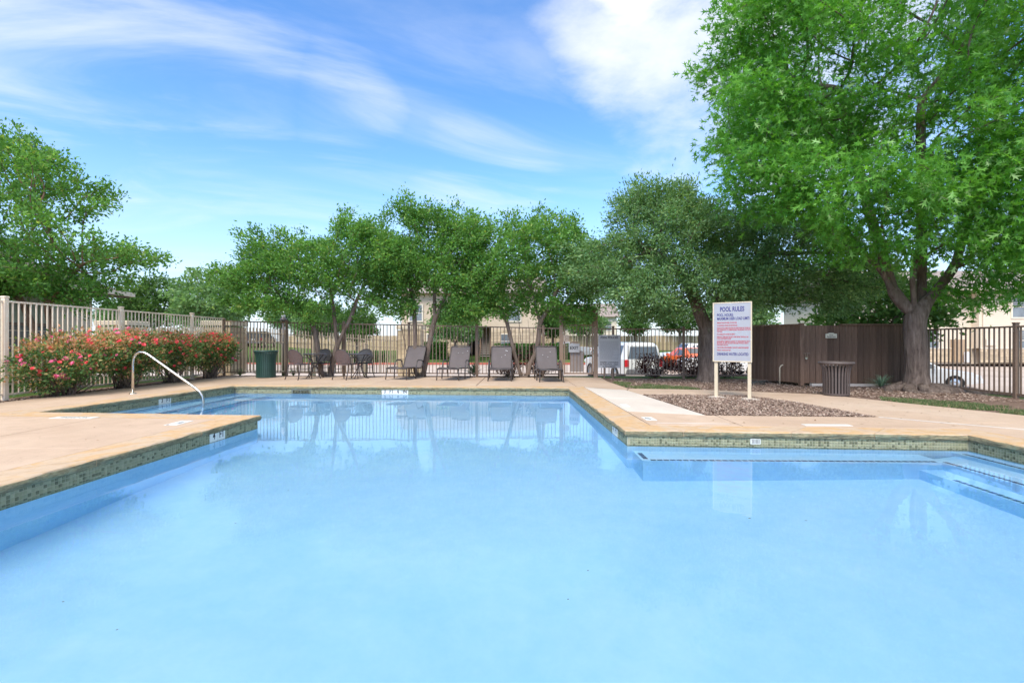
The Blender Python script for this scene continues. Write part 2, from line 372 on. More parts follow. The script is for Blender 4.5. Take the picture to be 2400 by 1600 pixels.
tag(mb.build('kerb', MAT['redcurb']), 'red painted fire lane kerb along the far side of the road', kind='structure')

# ------------------------------------------------------------------ pool outline
WZ = -0.18
POOL = [Vector(p) for p in ((-4.05, 0.9), (5.38, 0.9), (5.37, 5.78), (1.40, 6.08), (1.32, 11.6), (-6.90, 12.2), (-7.45, 7.67), (-3.76, 7.35))]
def offset(poly, d):
    "offset a CCW polygon outward by d"
    n = len(poly); out = []
    for i in range(n):
        a, b, c = poly[i - 1], poly[i], poly[(i + 1) % n]
        e1 = (b - a).normalized(); e2 = (c - b).normalized(); n1 = Vector((e1.y, -e1.x)); n2 = Vector((e2.y, -e2.x))
        k = (n1 + n2).normalized(); out.append(b + k * (d / max(0.2, k.dot(n1))))
    return out
COP = offset(POOL, 0.42); WALL = offset(POOL, 0.035); DK = offset(POOL, 0.428)
pF, pG, pH, pA, pB, pC, pD, pE = DK
shell = empty('pool_shell', (0, 0, 0)); tag(shell, 'pale blue plastered pool basin with mosaic waterline', kind='structure')
FLOOR = -1.28
mb = MB()
n = len(WALL)
mb.add([(p.x, p.y, -0.05) for p in WALL] + [(p.x, p.y, FLOOR) for p in WALL], [(i, (i + 1) % n, n + (i + 1) % n, n + i) for i in range(n)] + [tuple(range(n, 2 * n))])
mb.build('basin', MAT['plaster'], shell)
def step(name, poly, depth):
    m_ = MB(); m_.prism(poly, FLOOR - 0.1, WZ - depth); return m_.build(name, MAT['plaster'], shell)
step('bench', [(1.5, 5.62), (4.85, 5.47), (4.85, 6.2), (1.5, 6.2)], 0.35)
step('step', [(4.55, 0.85), (5.5, 0.85), (5.5, 5.85), (4.55, 5.60)], 0.70)
step('step', [(4.80, 0.82), (5.5, 0.82), (5.5, 5.87), (4.80, 5.62)], 0.351)
step('step', [(5.22, 0.80), (5.5, 0.80), (5.5, 5.89), (5.22, 5.88)], 0.17)
step('step', [(-7.55, 7.55), (-6.22, 7.48), (-6.05, 12.3), (-7.1, 12.35)], 0.70)
step('step', [(-7.56, 7.53), (-6.68, 7.46), (-6.52, 12.32), (-7.12, 12.37)], 0.45)
step('step', [(-7.57, 7.51), (-7.16, 7.44), (-6.93, 12.34), (-7.14, 12.39)], 0.20)
def stripe(a, b, depth, w=0.05, l=0.062, gap=0.012):
    a, b = Vector((*a, WZ - depth + 0.003)), Vector((*b, WZ - depth + 0.003)); d = (b - a).normalized(); ln = (b - a).length; m_ = MB(); t = 0
    while t + l < ln: m_.bar(a + d * t, a + d * (t + l), w, 0.006); t += l + gap
    o = m_.build('tile_stripe', MAT['navy'], shell); o['kind'] = 'stuff'
stripe((1.56, 6.0), (1.56, 5.67), 0.35, 0.055); stripe((1.6, 5.665), (4.78, 5.52), 0.35, 0.055); stripe((4.85, 5.5), (4.85, 0.95), 0.351)
stripe((5.27, 5.72), (5.27, 0.95), 0.17); stripe((4.60, 5.1), (4.60, 0.95), 0.70)
stripe((-7.13, 7.75), (-6.97, 12.1), 0.20); stripe((-6.65, 7.7), (-6.56, 12.1), 0.45); stripe((-6.19, 7.65), (-6.09, 12.1), 0.70)
# waterline mosaic
random.seed(3); np.random.seed(3)
PIT, TS, ROWS, ZT = 0.0325, 0.0285, 6, -0.088
tm = MB(); t = TS / 2; e = 0.0035
tm.add([(-t, 0, -t), (t, 0, -t), (t, 0, t), (-t, 0, t), (-t + e, -0.004, -t + e), (t - e, -0.004, -t + e), (t - e, -0.004, t - e), (-t + e, -0.004, t - e)], [(4, 5, 6, 7), (0, 1, 5, 4), (1, 2, 6, 5), (2, 3, 7, 6), (3, 0, 4, 7)])
tile_mesh = tm.mesh('tile', MAT['tile1']); TV = np.array(tm.v); TF = np.array(tm.f)
allv, allf, allr = [], [], []; singles = 0; k0 = 0
grout = MB()
for i in range(len(WALL)):
    a, b = WALL[i], WALL[(i + 1) % len(WALL)]
    if i == 0: continue                                     # near wall, below the camera
    d = (b - a).normalized(); ln = (b - a).length; ang = math.atan2(d.y, d.x) + math.pi; inw = Vector((-d.y, d.x))
    ga, gb = a + inw * 0.002, b + inw * 0.002
    grout.add([(ga.x, ga.y, -0.06), (gb.x, gb.y, -0.06), (gb.x, gb.y, -0.285), (ga.x, ga.y, -0.285)], [(0, 1, 2, 3)])
    cs, sn = math.cos(ang), math.sin(ang); m_ = int((ln - 0.03) / PIT)
    for k in range(m_):
        p = a + d * (0.03 + PIT * k) + inw * 0.003
        for r in range(ROWS):
            z = ZT - PIT * r
            if i == 7 and 3.95 < p.y < 5.55 and singles < 300:
                o = bpy.data.objects.new('tile', tile_mesh); COL.objects.link(o); o.parent = shell; o.location = (p.x, p.y, z); o.rotation_euler = (random.uniform(-.02, .02), 0, ang + random.uniform(-.02, .02)); singles += 1; continue
            v = TV.copy(); j = np.random.uniform(-0.02, 0.02); c2, s2 = math.cos(ang + j), math.sin(ang + j)
            allv.append(np.stack([v[:, 0] * c2 - v[:, 1] * s2 + p.x, v[:, 0] * s2 + v[:, 1] * c2 + p.y, v[:, 2] + z], 1)); allf.append(TF + k0); k0 += 8
            allr.append(np.full(5, np.random.rand()))
me = mesh_np('tile_mosaic', np.concatenate(allv), np.concatenate(allf), MAT['tile'], np.concatenate(allr))
o = bpy.data.objects.new('tile_mosaic', me); link(o, shell); o['kind'] = 'stuff'
grout.build('grout_bed', MAT['grout'], shell)
# depth markers on the wall and fittings
def marker(edge, tpos, words, w=0.155, zc=-0.128):
    a, b = WALL[edge], WALL[(edge + 1) % len(WALL)]; d = (b - a).normalized(); inw = Vector((-d.y, d.x)); ang = math.atan2(-d.y, -d.x)
    c0 = a + d * tpos; mt = empty('depth_marker', (c0.x, c0.y, 0), ang); mt.parent = shell; n_ = len(words)
    for i, wd in enumerate(words):
        x = (i - (n_ - 1) / 2) * w; m_ = MB(); m_.bbox((0, -0.004, zc), (w - 0.006, 0.018, 0.15), 0.003); p = m_.build('marker_tile', MAT['plate'], mt); p.location = (x, 0, 0)
        text(wd, 0.125, MAT['black'], mt, (x, -0.0155, zc + 0.012), (R(90), 0, 0), sx=0.78, bold=0.003)
    return mt
def along(edge, pt):
    a, b = WALL[edge], WALL[(edge + 1) % len(WALL)]; return (Vector(pt) - a).dot((b - a).normalized())
marker(7, along(7, (-3.8, 6.38)), ['4', 'FT']); marker(5, along(5, (-7.2, 10.15)), ['3', 'FT'])
marker(4, along(4, (-2.85, 11.9)), ['3', 'FT', '6', 'IN'], 0.165); marker(3, along(3, (1.4, 6.75)), ['4', 'FT'])
a, b = WALL[4], WALL[5]; ang = math.atan2((a - b).y, (a - b).x); c0 = a + (b - a).normalized() * along(4, (-5.2, 12.07))
sk = empty('skimmer', (c0.x, c0.y, 0), ang); sk.parent = shell
m_ = MB(); m_.box((0, -0.004, -0.085), (0.50, 0.02, 0.03)); m_.box((0, -0.004, -0.25), (0.50, 0.02, 0.03)); m_.box((-0.235, -0.004, -0.167), (0.03, 0.02, 0.135)); m_.box((0.235, -0.004, -0.167), (0.03, 0.02, 0.135)); m_.build('skimmer_frame', simple('skimmer_grey', (0.16, 0.17, 0.14), 0.6), sk)
m_ = MB(); m_.box((0, 0.0, -0.167), (0.44, 0.014, 0.135)); m_.build('skimmer_mouth_shade', simple('skimmer_shade_black', (0.02, 0.022, 0.018), 0.8), sk)  # flat near-black panel paints the shade of the mouth; no recess is cut
m_ = MB(); m_.box((-0.02, -0.006, -0.167), (0.03, 0.02, 0.135)); m_.build('skimmer_weir', simple('weir_grey', (0.09, 0.095, 0.085), 0.6), sk)
a, b = WALL[2], WALL[3]; ang = math.atan2((a - b).y, (a - b).x); c0 = a + (b - a).normalized() * along(2, (2.97, 5.98))
gr = empty('return_grille', (c0.x, c0.y, 0), ang); gr.parent = shell
m_ = MB(); m_.bbox((0, -0.004, -0.118), (0.118, 0.022, 0.066), 0.003); m_.build('grille_plate', MAT['plate'], gr)
m_ = MB()
for i in range(6): m_.box((-0.04 + 0.016 * i, -0.0155, -0.118), (0.007, 0.003, 0.05))
m_.build('grille_slots', MAT['black'], gr)
# water surface
wp = offset(POOL, 0.03); mb = MB(); mb.sheet(wp, WZ); tag(mb.build('water', MAT['water']), 'still clear pool water reflecting trees and clouds', kind='structure')

# ------------------------------------------------------------------ coping stones
cop = empty('pool_coping'); tag(cop, 'tan sandstone coping round the pool edge', kind='structure')
random.seed(11)
PROF = [(0.42, -0.075), (0.42, 0.0), (0.21, 0.001), (0.018, 0.0), (0.004, -0.010), (-0.003, -0.030), (0.000, -0.052), (0.008, -0.070), (0.022, -0.080), (0.06, -0.082)]
def frac(v): return v - math.floor(v)
def hsh(x, y): return frac(math.sin(x * 127.1 + y * 311.7) * 43758.5453) * 2 - 1
def vnoise(x, y):
    ix, iy = math.floor(x), math.floor(y); fx, fy = x - ix, y - iy; fx = fx * fx * (3 - 2 * fx); fy = fy * fy * (3 - 2 * fy)
    return (hsh(ix, iy) * (1 - fx) + hsh(ix + 1, iy) * fx) * (1 - fy) + (hsh(ix, iy + 1) * (1 - fx) + hsh(ix + 1, iy + 1) * fx) * fy
for i in range(len(POOL)):
    a, b = POOL[i], POOL[(i + 1) % len(POOL)]; A2, B2 = COP[i], COP[(i + 1) % len(POOL)]
    ln = (b - a).length; d = (b - a).normalized(); cuts = [0.0]
    while cuts[-1] < ln - 1.7: cuts.append(cuts[-1] + random.uniform(0.95, 1.55))
    cuts.append(ln)
    for q in range(len(cuts) - 1):
        t0, t1 = cuts[q], cuts[q + 1]; ns = max(4, int((t1 - t0) / 0.11)); mb = MB(); vs = []; fs = []; mi = []; tilt = random.uniform(-0.0015, 0.0015)
        for s in range(ns + 1):
            f = s / ns; t = t0 + (t1 - t0) * f
            g = 0.003 if 0 < q or s > 0 else 0
            t = min(max(t, t0 + (0.003 if q > 0 else 0)), t1 - (0.003 if q < len(cuts) - 2 else 0)); f2 = t / ln
            pin = a + d * t; pout = A2 + (B2 - A2) * f2; u = pout - pin
            if q == 0 and s == 0: u = A2 - a; pin = a
            if q == len(cuts) - 2 and s == ns: u = B2 - b; pin = b
            for k, (pu, pz) in enumerate(PROF):
                w = pu / 0.42
                nz = 0.0
                if 3 <= k <= 8:
                    nz = vnoise(t * 7 + i * 31, k * 0.9 + 3) * 0.012 + vnoise(t * 19 + i * 17, k * 1.7) * 0.006
                    if k == 3: nz *= 0.45
                x = pin + u * (w + nz / 0.42)
                z = pz + (vnoise(t * 3 + i * 9, k * 0.7) * 0.0015 + tilt if k <= 3 else vnoise(t * 9 + i, k) * 0.004)
                vs.append((x.x, x.y, z))
        K = len(PROF)
        for s in range(ns):
            for k in range(K - 1): fs.append((s * K + k, s * K + k + 1, (s + 1) * K + k + 1, (s + 1) * K + k)); mi.append(0 if k < 4 else 1)
        fs.append(tuple(range(K))); mi.append(0); fs.append(tuple(range((ns + 1) * K - 1, ns * K - 1, -1))); mi.append(0)
        mb.v = vs; mb.f = fs; mb.mi = mi; mb.build('coping_stone', [MAT['coping'], MAT['lip']], cop)

# ------------------------------------------------------------------ deck slabs
deck = empty('pool_deck'); tag(deck, 'tan concrete pool deck', kind='structure')
def slabs(poly, joints, mat, z=0.0, name='deck_slab', gap=0.009):
    bm = bmesh.new(); bm.faces.new([bm.verts.new((p[0], p[1], 0)) for p in poly])
    bmesh.ops.triangulate(bm, faces=bm.faces[:]); bmesh.ops.dissolve_limit(bm, angle_limit=0.001, verts=bm.verts[:], edges=[e_ for e_ in bm.edges if len(e_.link_faces) == 2], delimit=set())
    for (p, q) in joints:
        p, q = Vector((*p, 0)), Vector((*q, 0)); d = (q - p).normalized(); nn = Vector((-d.y, d.x, 0))
        r_ = bmesh.ops.bisect_plane(bm, geom=bm.verts[:] + bm.edges[:] + bm.faces[:], plane_co=p, plane_no=nn, dist=1e-5)
    base = MB()
    for f in bm.faces:
        pts = [v.co.copy() for v in f.verts]
        if f.normal.z < 0: pts.reverse()
        pp = [Vector((v.x, v.y)) for v in pts]
        try: ins = offset(pp, -gap)
        except Exception: continue
        m_ = MB(); nn = len(ins); m_.add([(p.x, p.y, -0.05) for p in ins] + [(p.x, p.y, z - 0.004) for p in ins] + [(p.x, p.y, z) for p in offset(ins, -0.005)],
            [(i, (i + 1) % nn, nn + (i + 1) % nn, nn + i) for i in range(nn)] + [(nn + i, nn + (i + 1) % nn, 2 * nn + (i + 1) % nn, 2 * nn + i) for i in range(nn)] + [tuple(range(2 * nn, 3 * nn))])
        m_.build(name, mat, deck); base.sheet(pp, -0.022)
    bm.free(); base.build('joint_filler', MAT['joint'], deck)
M1, M2p, M3, M4, M5 = (2.69, 10.2), (4.75, 10.04), (5.15, 9.0), (5.33, 7.15), (2.90, 7.33)
PATH = [(2.73, 11.5), (3.7, 11.35), (4.57, 11.12), (5.17, 10.85), (6.5, 10.2), (6.86, 9.23), (7.63, 7.31), (8.3, 5.0), (8.6, 0), (8.6, -4)]
t2 = lambda v: (v.x, v.y)
slabs([(-9.35, -4), (pF.x, -4), t2(pF), t2(pE), t2(pD), (-9.30, pD.y)], [((-5.9, 0), (-5.95, 8)), ((-9, 5.03), (-3, 5.06)), ((-9, 1.5), (-3, 1.5)), ((-9, -1.5), (-3, -1.5)), ((-7.95, 0), (-7.95, 7))], MAT['deck'])
slabs([(-9.30, pD.y), t2(pD), t2(pC), (-9.10, pC.y)], [((-9.5, 10.4), (-7, 10.3))], MAT['deck'])
slabs([(-9.10, pC.y), t2(pC), t2(pB), (1.83, 11.7), (2.60, 11.1), (2.73, 11.5), (2.64, 13.46), (2.72, 15.0), (1.45, 15.25), (1.40, 14.95), (-9.05, 15.62)], [((-6.8, 12), (-6.7, 16)), ((-3.6, 12), (-3.5, 16)), ((-0.9, 12), (-0.8, 16)), ((1.60, 11), (1.52, 16))], MAT['deck'])
slabs([(1.83, 11.7), t2(pB + Vector((0, -0.1))), (1.812, 7.76), M5, M1, (2.60, 11.1)], [((1, 9.6), (3, 9.5))], MAT['pale'])
slabs([(1.812, 7.76), t2(pA), t2(pH), M4, M5], [((3.0, 6), (3.05, 8))], MAT['deck'])
slabs([t2(pH), t2(pG), (pG.x, -4)] + PATH[::-1] + [(2.60, 11.1), M1, M2p, M3, M4], [((4.0, 10), (4.05, 12)), ((4.6, 9.3), (7, 9.9)), ((5, 6.6), (8, 6.7)), ((5, 3.4), (9, 3.5)), ((5, 0.4), (9, .4))], MAT['deck'])
slabs([(pF.x, -4), (pG.x, -4), t2(pG), t2(pF)], [((0, -5), (0, 2))], MAT['deck'])
st = MB(); st.bar((5.33, 7.13, 0.003), (7.2, 5.35, 0.003), 0.075, 0.004); st.build('repair_strip', MAT['pale'], deck)
st = MB(); st.bar((1.95, 6.62, 0.003), (2.9, 6.55, 0.003), 0.03, 0.004); st.build('repair_strip', MAT['pale'], deck)
# printed plates in the deck
def plate(x, y, rz, words, w=0.34, h=0.16, faded=False):
    p = empty('deck_marker', (x, y, 0), rz); p.parent = deck; m_ = MB(); m_.bbox((0, 0, 0.001), (w, h, 0.008), 0.001); m_.build('marker_plate', MAT['plate'], p)
    if not faded: text(words, 0.10, MAT['black'], p, (0, 0.004, 0.0055), (0, 0, 0), sx=0.8, bold=0.003)
plate(*t2(G(175, 978.5)), R(178), 'NO DIVING', 0.62, 0.16); plate(*t2(G(420, 991)), R(-88), '4 FT', 0.36, 0.17)
plate(*t2(G(1521, 981)), R(90), '4 FT', 0.30, 0.15); plate(*t2(G(1938, 996)), R(-2), '', 0.6, 0.12, True); plate(*t2(G(1465, 950)), R(90), '', 0.30, 0.12, True)

# ------------------------------------------------------------------ planting beds and lawns
def bed(name, poly, z=-0.012, mat=None, label=None):
    m_ = MB(); m_.sheet(poly, z); return tag(m_.build(name, mat or MAT['dirt']), label, kind='structure')
bed('mulch_ground', [M5, M4, M3, M2p, M1])
bed('soil_ground', [(2.72, 11.55)] + PATH[1:] + [(9.95, -4), (9.95, 14.4), (2.7, 15.0), (2.66, 13.46)], -0.020)
bed('soil_strip', [(-9.9, 4), (-9.33, 4), (-9.28, pD.y), (-9.08, pC.y), (-9.03, 15.63), (1.42, 14.97), (1.42, 15.6), (-9.9, 16.2)], -0.016)
def scatter_poly(poly, n, seed):
    rs = np.random.RandomState(seed); P = np.array(poly); lo, hi = P.min(0), P.max(0); out = np.zeros((0, 2))
    while len(out) < n:
        q = rs.uniform(lo, hi, (n * 2, 2)); ins = np.zeros(len(q), bool); j = len(P) - 1
        for i in range(len(P)):
            c = ((P[i, 1] > q[:, 1]) != (P[j, 1] > q[:, 1])) & (q[:, 0] < (P[j, 0] - P[i, 0]) * (q[:, 1] - P[i, 1]) / (P[j, 1] - P[i, 1] + 1e-12) + P[i, 0]); ins ^= c; j = i
        out = np.concatenate([out, q[ins]])
    return out[:n], rs
def attr_ramp_mat(name, stops, rough=0.9, spec=0.2):
    m = M2(name); at = m.n('ShaderNodeAttribute'); at.attribute_name = 'rnd'; m.bsdf(m.ramp(at.outputs['Fac'], stops), rough, 0, spec); return m.m
MAT['chips'] = attr_ramp_mat('bark_chips', [(0, (0.15, 0.095, 0.075)), (0.35, (0.30, 0.205, 0.16)), (0.7, (0.44, 0.33, 0.26)), (1, (0.58, 0.47, 0.39))])
MAT['blades'] = attr_ramp_mat('grass_blades', [(0, (0.045, 0.09, 0.025)), (0.45, (0.085, 0.155, 0.045)), (0.7, (0.15, 0.20, 0.07)), (0.85, (0.26, 0.22, 0.11)), (1, (0.34, 0.26, 0.16))], 0.7, 0.3)
def chips(poly, n, seed, size, z, hmax=0.02):
    p, rs = scatter_poly(poly, n, seed); a = rs.uniform(0, 6.28, n); l = rs.uniform(0.4, 1.2, n) * size; w = l * rs.uniform(0.25, 0.6, n)
    d = np.stack([np.cos(a), np.sin(a), rs.uniform(-.45, .45, n)], 1); s = np.stack([-np.sin(a), np.cos(a), rs.uniform(-.45, .45, n)], 1)
    c = np.concatenate([p, (z + rs.uniform(0.004, hmax, n))[:, None]], 1); D = d * l[:, None] / 2; S = s * w[:, None] / 2
    v = np.stack([c - D - S, c + D - S * 0.6, c + D + S * 0.7, c - D * 0.9 + S], 1).reshape(-1, 3)
    o = bpy.data.objects.new('wood_chips', mesh_np('wood_chips', v, np.arange(4 * n).reshape(n, 4), MAT['chips'], rs.rand(n))); link(o); return o
tag(chips([M5, M4, M3, M2p, M1], 26000, 1, 0.034, -0.012, 0.028), 'brown bark chips in the bed under the rules sign', 'mulch', kind='stuff')
tag(chips([(2.8, 11.7), (5.2, 11.0), (6.6, 10.4), (7.2, 9.3), (9.8, 9.0), (9.8, 12.2), (7.0, 14.2), (2.9, 14.6)], 13000, 2, 0.042, -0.02), 'dry leaf litter and bark under the right-hand trees', 'mulch', kind='stuff')
tag(chips([(-9.7, 8.5), (-9.33, 8.5), (-9.08, 12.6), (-9.03, 15.6), (1.4, 14.97), (1.4, 15.35), (-9.5, 15.9)], 4000, 4, 0.05, -0.016), 'bark litter in the narrow strip along the fence', 'mulch', kind='stuff')
def grass(poly, n, seed, h, z, label, kind='stuff'):
    p, rs = scatter_poly(poly, n * 2, seed); keep = np.array([vnoise(x * 1.9 + 7, y * 1.9) * 0.7 + vnoise(x * 5, y * 5 + 3) * 0.5 for x, y in p]) + rs.uniform(-.25, .25, n * 2); p = p[np.argsort(-keep)[:n]]; a = rs.uniform(0, 6.28, n); hh = rs.uniform(0.5, 1.2, n) * h; w = 0.006
    c = np.concatenate([p, np.full((n, 1), z)], 1); S = np.stack([np.cos(a), np.sin(a), np.zeros(n)], 1) * w
    tip = c + np.stack([rs.uniform(-.6, .6, n) * hh, rs.uniform(-.6, .6, n) * hh, hh], 1)
    v = np.stack([c - S, c + S, tip], 1).reshape(-1, 3)
    o = bpy.data.objects.new('grass', mesh_np('grass', v, np.arange(3 * n).reshape(n, 3), MAT['blades'], rs.rand(n))); link(o); return tag(o, label, 'grass', kind=kind)
grass([(2.78, 11.65), (3.7, 11.42), (4.4, 11.25), (4.2, 11.9), (3.2, 12.9), (2.72, 13.6)], 9000, 5, 0.05, -0.02, 'small wedge of green grass beside the gate path')
grass([(6.95, 9.2), (7.68, 7.4), (8.35, 5.1), (9.5, 5.0), (9.0, 7.9), (8.1, 9.0), (7.3, 9.75)], 22000, 6, 0.045, -0.02, 'patchy green grass strip between path and oak roots')
# ------------------------------------------------------------------ fences
MAT['fence_beige'] = simple('fence_beige_paint', (0.88, 0.73, 0.57), 0.5, 0.10, 5, bump=0.1, bscale=90)
MAT['fence_brown'] = simple('fence_brown_paint', (0.20, 0.135, 0.095), 0.5, 0.18, 5, bump=0.1, bscale=90)
MAT['fence_pale'] = simple('fence_pale_paint', (0.56, 0.45, 0.34), 0.5, 0.12, 5)
def fence(name, label, a, b, posts, h0, h1, mat, spacing=0.112, bar=0.02, post=0.065, zb=0.10, rails=None, z0=0.0, z1=0.0, spear=0.0, cap=True, post_up=0.06):
    "a = start, b = end (x, y); posts = fractions along; h0/h1 = top heights at the two ends"
    a, b = Vector(a), Vector(b); ln = (b - a).length; d = (b - a).normalized(); rz = math.atan2(d.y, d.x)
    root = empty(name, (a.x, a.y, z0), rz); tag(root, label, 'fence')
    T = lambda f: h0 + (h1 + (z1 - z0) - h0) * f if True else 0
    Bz = lambda f: zb + (z1 - z0) * f
    hm = max(h0, h1) - zb - 0.01
    pm = MB(); pm.box((0, 0, hm / 2), (bar, bar, hm)); pmesh = pm.mesh('picket', mat)
    n = int(ln / spacing)
    for i in range(1, n):
        f = i / n; o = inst('picket', pmesh, root, (f * ln, 0, Bz(f) - 0.01)); o.scale = (1, 1, (T(f) + spear - Bz(f)) / hm if spear or abs(h1 - h0) > 0.005 else 1)
        if spear == 0: o.scale = (1, 1, (T(f) - 0.012 - Bz(f) + 0.01) / hm)
    for (z, w) in (rails or [(0, 0.035)]):
        m_ = MB(); m_.bar((0, 0, T(0) - z), (ln, 0, T(1) - z), 0.034, w); m_.build('rail', mat, root)
    m_ = MB(); m_.bar((0, 0, Bz(0)), (ln, 0, Bz(1)), 0.034, 0.035); m_.build('rail', mat, root)
    for f in posts:
        top = T(f) + post_up; m_ = MB(); m_.bbox((0, 0, (top - 0.15) / 2), (post, post, top + 0.15), 0.006)
        p = m_.build('post', mat, root); p.location = (f * ln, 0, (z1 - z0) * f)
        if cap: m_ = MB(); m_.bbox((0, 0, top + 0.012), (post + 0.02, post + 0.02, 0.03), 0.01); m_.build('post_cap', mat, p)
    return root
fence('picket_fence', 'beige metal picket fence behind the rose bushes', (-9.72, 4.2), (-9.36, 15.95), [0.0, 0.215, 0.43, 0.655, 0.87], 1.87, 1.84, MAT['fence_beige'], bar=0.021, post=0.085, post_up=0.07)
fence('picket_fence', 'brown metal picket fence behind the tables and loungers', (-9.36, 15.95), (1.45, 15.12), [0.0, 0.195, 0.37, 0.565, 0.765, 0.955], 1.76, 1.50, MAT['fence_brown'], post=0.07)
fence('picket_fence', 'brown metal fence panel between the gate and the live oak', (2.62, 15.0), (6.75, 14.3), [0.11, 0.60], 1.49, 1.43, MAT['fence_brown'], bar=0.022, post=0.07)
fence('picket_fence', 'brown metal picket fence beside the large oak trunk', (10.02, 12.2), (9.45, 3.5), [0.0, 0.30, 0.58, 0.86], 1.41, 1.44, MAT['fence_brown'], bar=0.022, post=0.075, z0=-0.03, z1=-0.03)
fence('picket_fence', 'pale spear-topped fence between two stone piers beyond the yard', (-9.45, 17.0), (-4.95, 22.2), [0.39, 0.72], 1.44, 1.56, MAT['fence_pale'], bar=0.024, post=0.13, z0=0, z1=-0.45, spear=0.18, rails=[(0, 0.035), (0.30, 0.03)], post_up=0.12)
fence('picket_fence', 'pale spear-topped fence far behind the left house corner', (-14.0, 18.2), (-10.4, 17.2), [0.3, 0.65], 1.45, 1.45, MAT['fence_pale'], bar=0.024, post=0.1, spear=0.18, post_up=0.1)
# gate
g0, g1 = Vector((1.52, 15.10)), Vector((2.56, 15.02)); gl_ = (g1 - g0).length; gate = empty('gate', (g0.x, g0.y, 0), math.atan2((g1 - g0).y, (g1 - g0).x)); tag(gate, 'brown metal pool gate with tall posts', 'gate')
MAT['gate'] = simple('gate_brown_paint', (0.27, 0.185, 0.13), 0.5, 0.15, 4)
for x in (0, gl_): m_ = MB(); m_.bbox((0, 0, 1.0), (0.125, 0.125, 2.2), 0.006); p = m_.build('gate_post', MAT['gate'], gate); p.location = (x, 0, 0)
m_ = MB(); m_.box((gl_ / 2, 0, 2.02), (gl_ - 0.126, 0.10, 0.10)); m_.build('lintel', MAT['gate'], gate)
m_ = MB(); m_.box((gl_ / 2, 0, 1.90), (gl_ - 0.126, 0.03, 0.03)); m_.build('cross_rail', MAT['gate'], gate)
leaf_ = MB()
for x in (0.10, gl_ - 0.10): leaf_.box((x, 0, 0.90), (0.045, 0.045, 1.62))
leaf_.box((gl_ / 2, 0, 1.60), (gl_ - 0.25, 0.044, 0.045)); leaf_.box((gl_ / 2, 0, 0.12), (gl_ - 0.25, 0.044, 0.045)); leaf_.build('gate_frame', MAT['gate'], gate)
pm = MB(); pm.box((0, 0, 0.86), (0.02, 0.02, 1.44)); pmesh = pm.mesh('picket', MAT['gate'])
for i in range(8): inst('picket', pmesh, gate, (0.17 + i * (gl_ - 0.34) / 7, 0, 0))
MAT['panel'] = simple('grey_panel', (0.30, 0.26, 0.24), 0.6, 0.08)
m_ = MB(); m_.bbox((0.48, 0.03, 0.48), (0.40, 0.012, 0.62), 0.003); m_.build('kick_panel', MAT['panel'], gate)
m_ = MB(); m_.bbox((0.15, -0.05, 1.20), (0.18, 0.06, 0.20), 0.005); m_.bbox((0.11, -0.09, 1.22), (0.05, 0.03, 0.13), 0.01); m_.build('latch_box', simple('latch_box', (0.42, 0.33, 0.26), 0.5), gate)
ex = empty('exit_sign', (g0.x + 0.38, g0.y - 0.09, 0), gate.rotation_euler[2]); tag(ex, 'white EXIT sign hung on the pool gate', 'sign')
MAT['signgrey'] = simple('sign_grey', (0.40, 0.39, 0.39), 0.5, 0.05)
m_ = MB(); m_.bbox((0, 0, 0.90), (0.33, 0.010, 0.27), 0.002); m_.build('board', MAT['signgrey'], ex); text('EXIT', 0.125, MAT['black'], ex, (0, -0.007, 0.90), (R(90), 0, 0), bold=0.003)
m_ = MB(); m_.bbox((0, 0.03, 1.07), (0.26, 0.02, 0.05), 0.002); m_.build('hanger', MAT['gate'], ex)
# policies sign
ps = empty('policy_sign', (2.90, 14.78, 0), R(-8)); tag(ps, 'grey POOL POLICIES board mounted against the fence right of the gate', 'sign')
m_ = MB(); m_.bbox((0.03, 0, 0.80), (0.66, 0.012, 0.99), 0.002); m_.build('board', MAT['signgrey'], ps)
text('Pool Policies'.upper(), 0.092, MAT['black'], ps, (0.03, -0.008, 1.215), (R(90), 0, 0), sx=0.82, bold=0.0025)
text('DIAPER CHANGING\nIN THE POOL AREA\nIS PROHIBITED', 0.066, MAT['black'], ps, (0.03, -0.008, 0.405), (R(90), 0, 0), sx=0.92, bold=0.0012)
m_ = MB(); random.seed(5); z = 1.10
MAT['faint'] = simple('faint_print', (0.17, 0.17, 0.17), 0.6)
for i in range(19):
    wd = random.choice([0.5, 0.52, 0.54, 0.36, 0.53]); x0 = 0.03 - 0.27; x = x0
    while x < x0 + wd:
        w = random.uniform(0.02, 0.06); m_.box((x + w / 2, -0.0075, z), (w, 0.001, 0.008)); x += w + 0.010
    z -= 0.030
m_.build('fine_print', MAT['faint'], ps)
for x in (-0.12, 0.12): m_ = MB(); m_.box((x, 0.03, 0.14), (0.04, 0.03, 0.34)); m_.build('leg', MAT['fence_brown'], ps)
# rules sign
A_, B_ = Vector((4.02, 9.72)), Vector((4.545, 9.36)); rs_ = empty('rules_sign', ((A_ + B_) / 2).to_tuple() + (-0.012,), math.atan2((B_ - A_).y, (B_ - A_).x)); tag(rs_, 'white POOL RULES board on two cream posts in the mulch bed', 'sign')
MAT['cream'] = simple('cream_post_paint', (0.66, 0.56, 0.40), 0.5, 0.08); MAT['board'] = simple('sign_board_white', (0.37, 0.38, 0.415), 0.45, 0.03, 3)
SW = (B_ - A_).length + 0.03
for x in (-SW / 2 + 0.035, SW / 2 - 0.03): m_ = MB(); m_.bbox((0, 0.02, 0.42), (0.062, 0.055, 0.86), 0.005); p = m_.build('post', MAT['cream'], rs_); p.location = (x, 0, 0); m_ = MB(); m_.lathe([(0.0, 0.03), (0.13, 0.025), (0.22, 0.004), (0.23, -0.01)], 14, (0, 0.02, 0)); m_.build('footing', MAT['pale'], p)
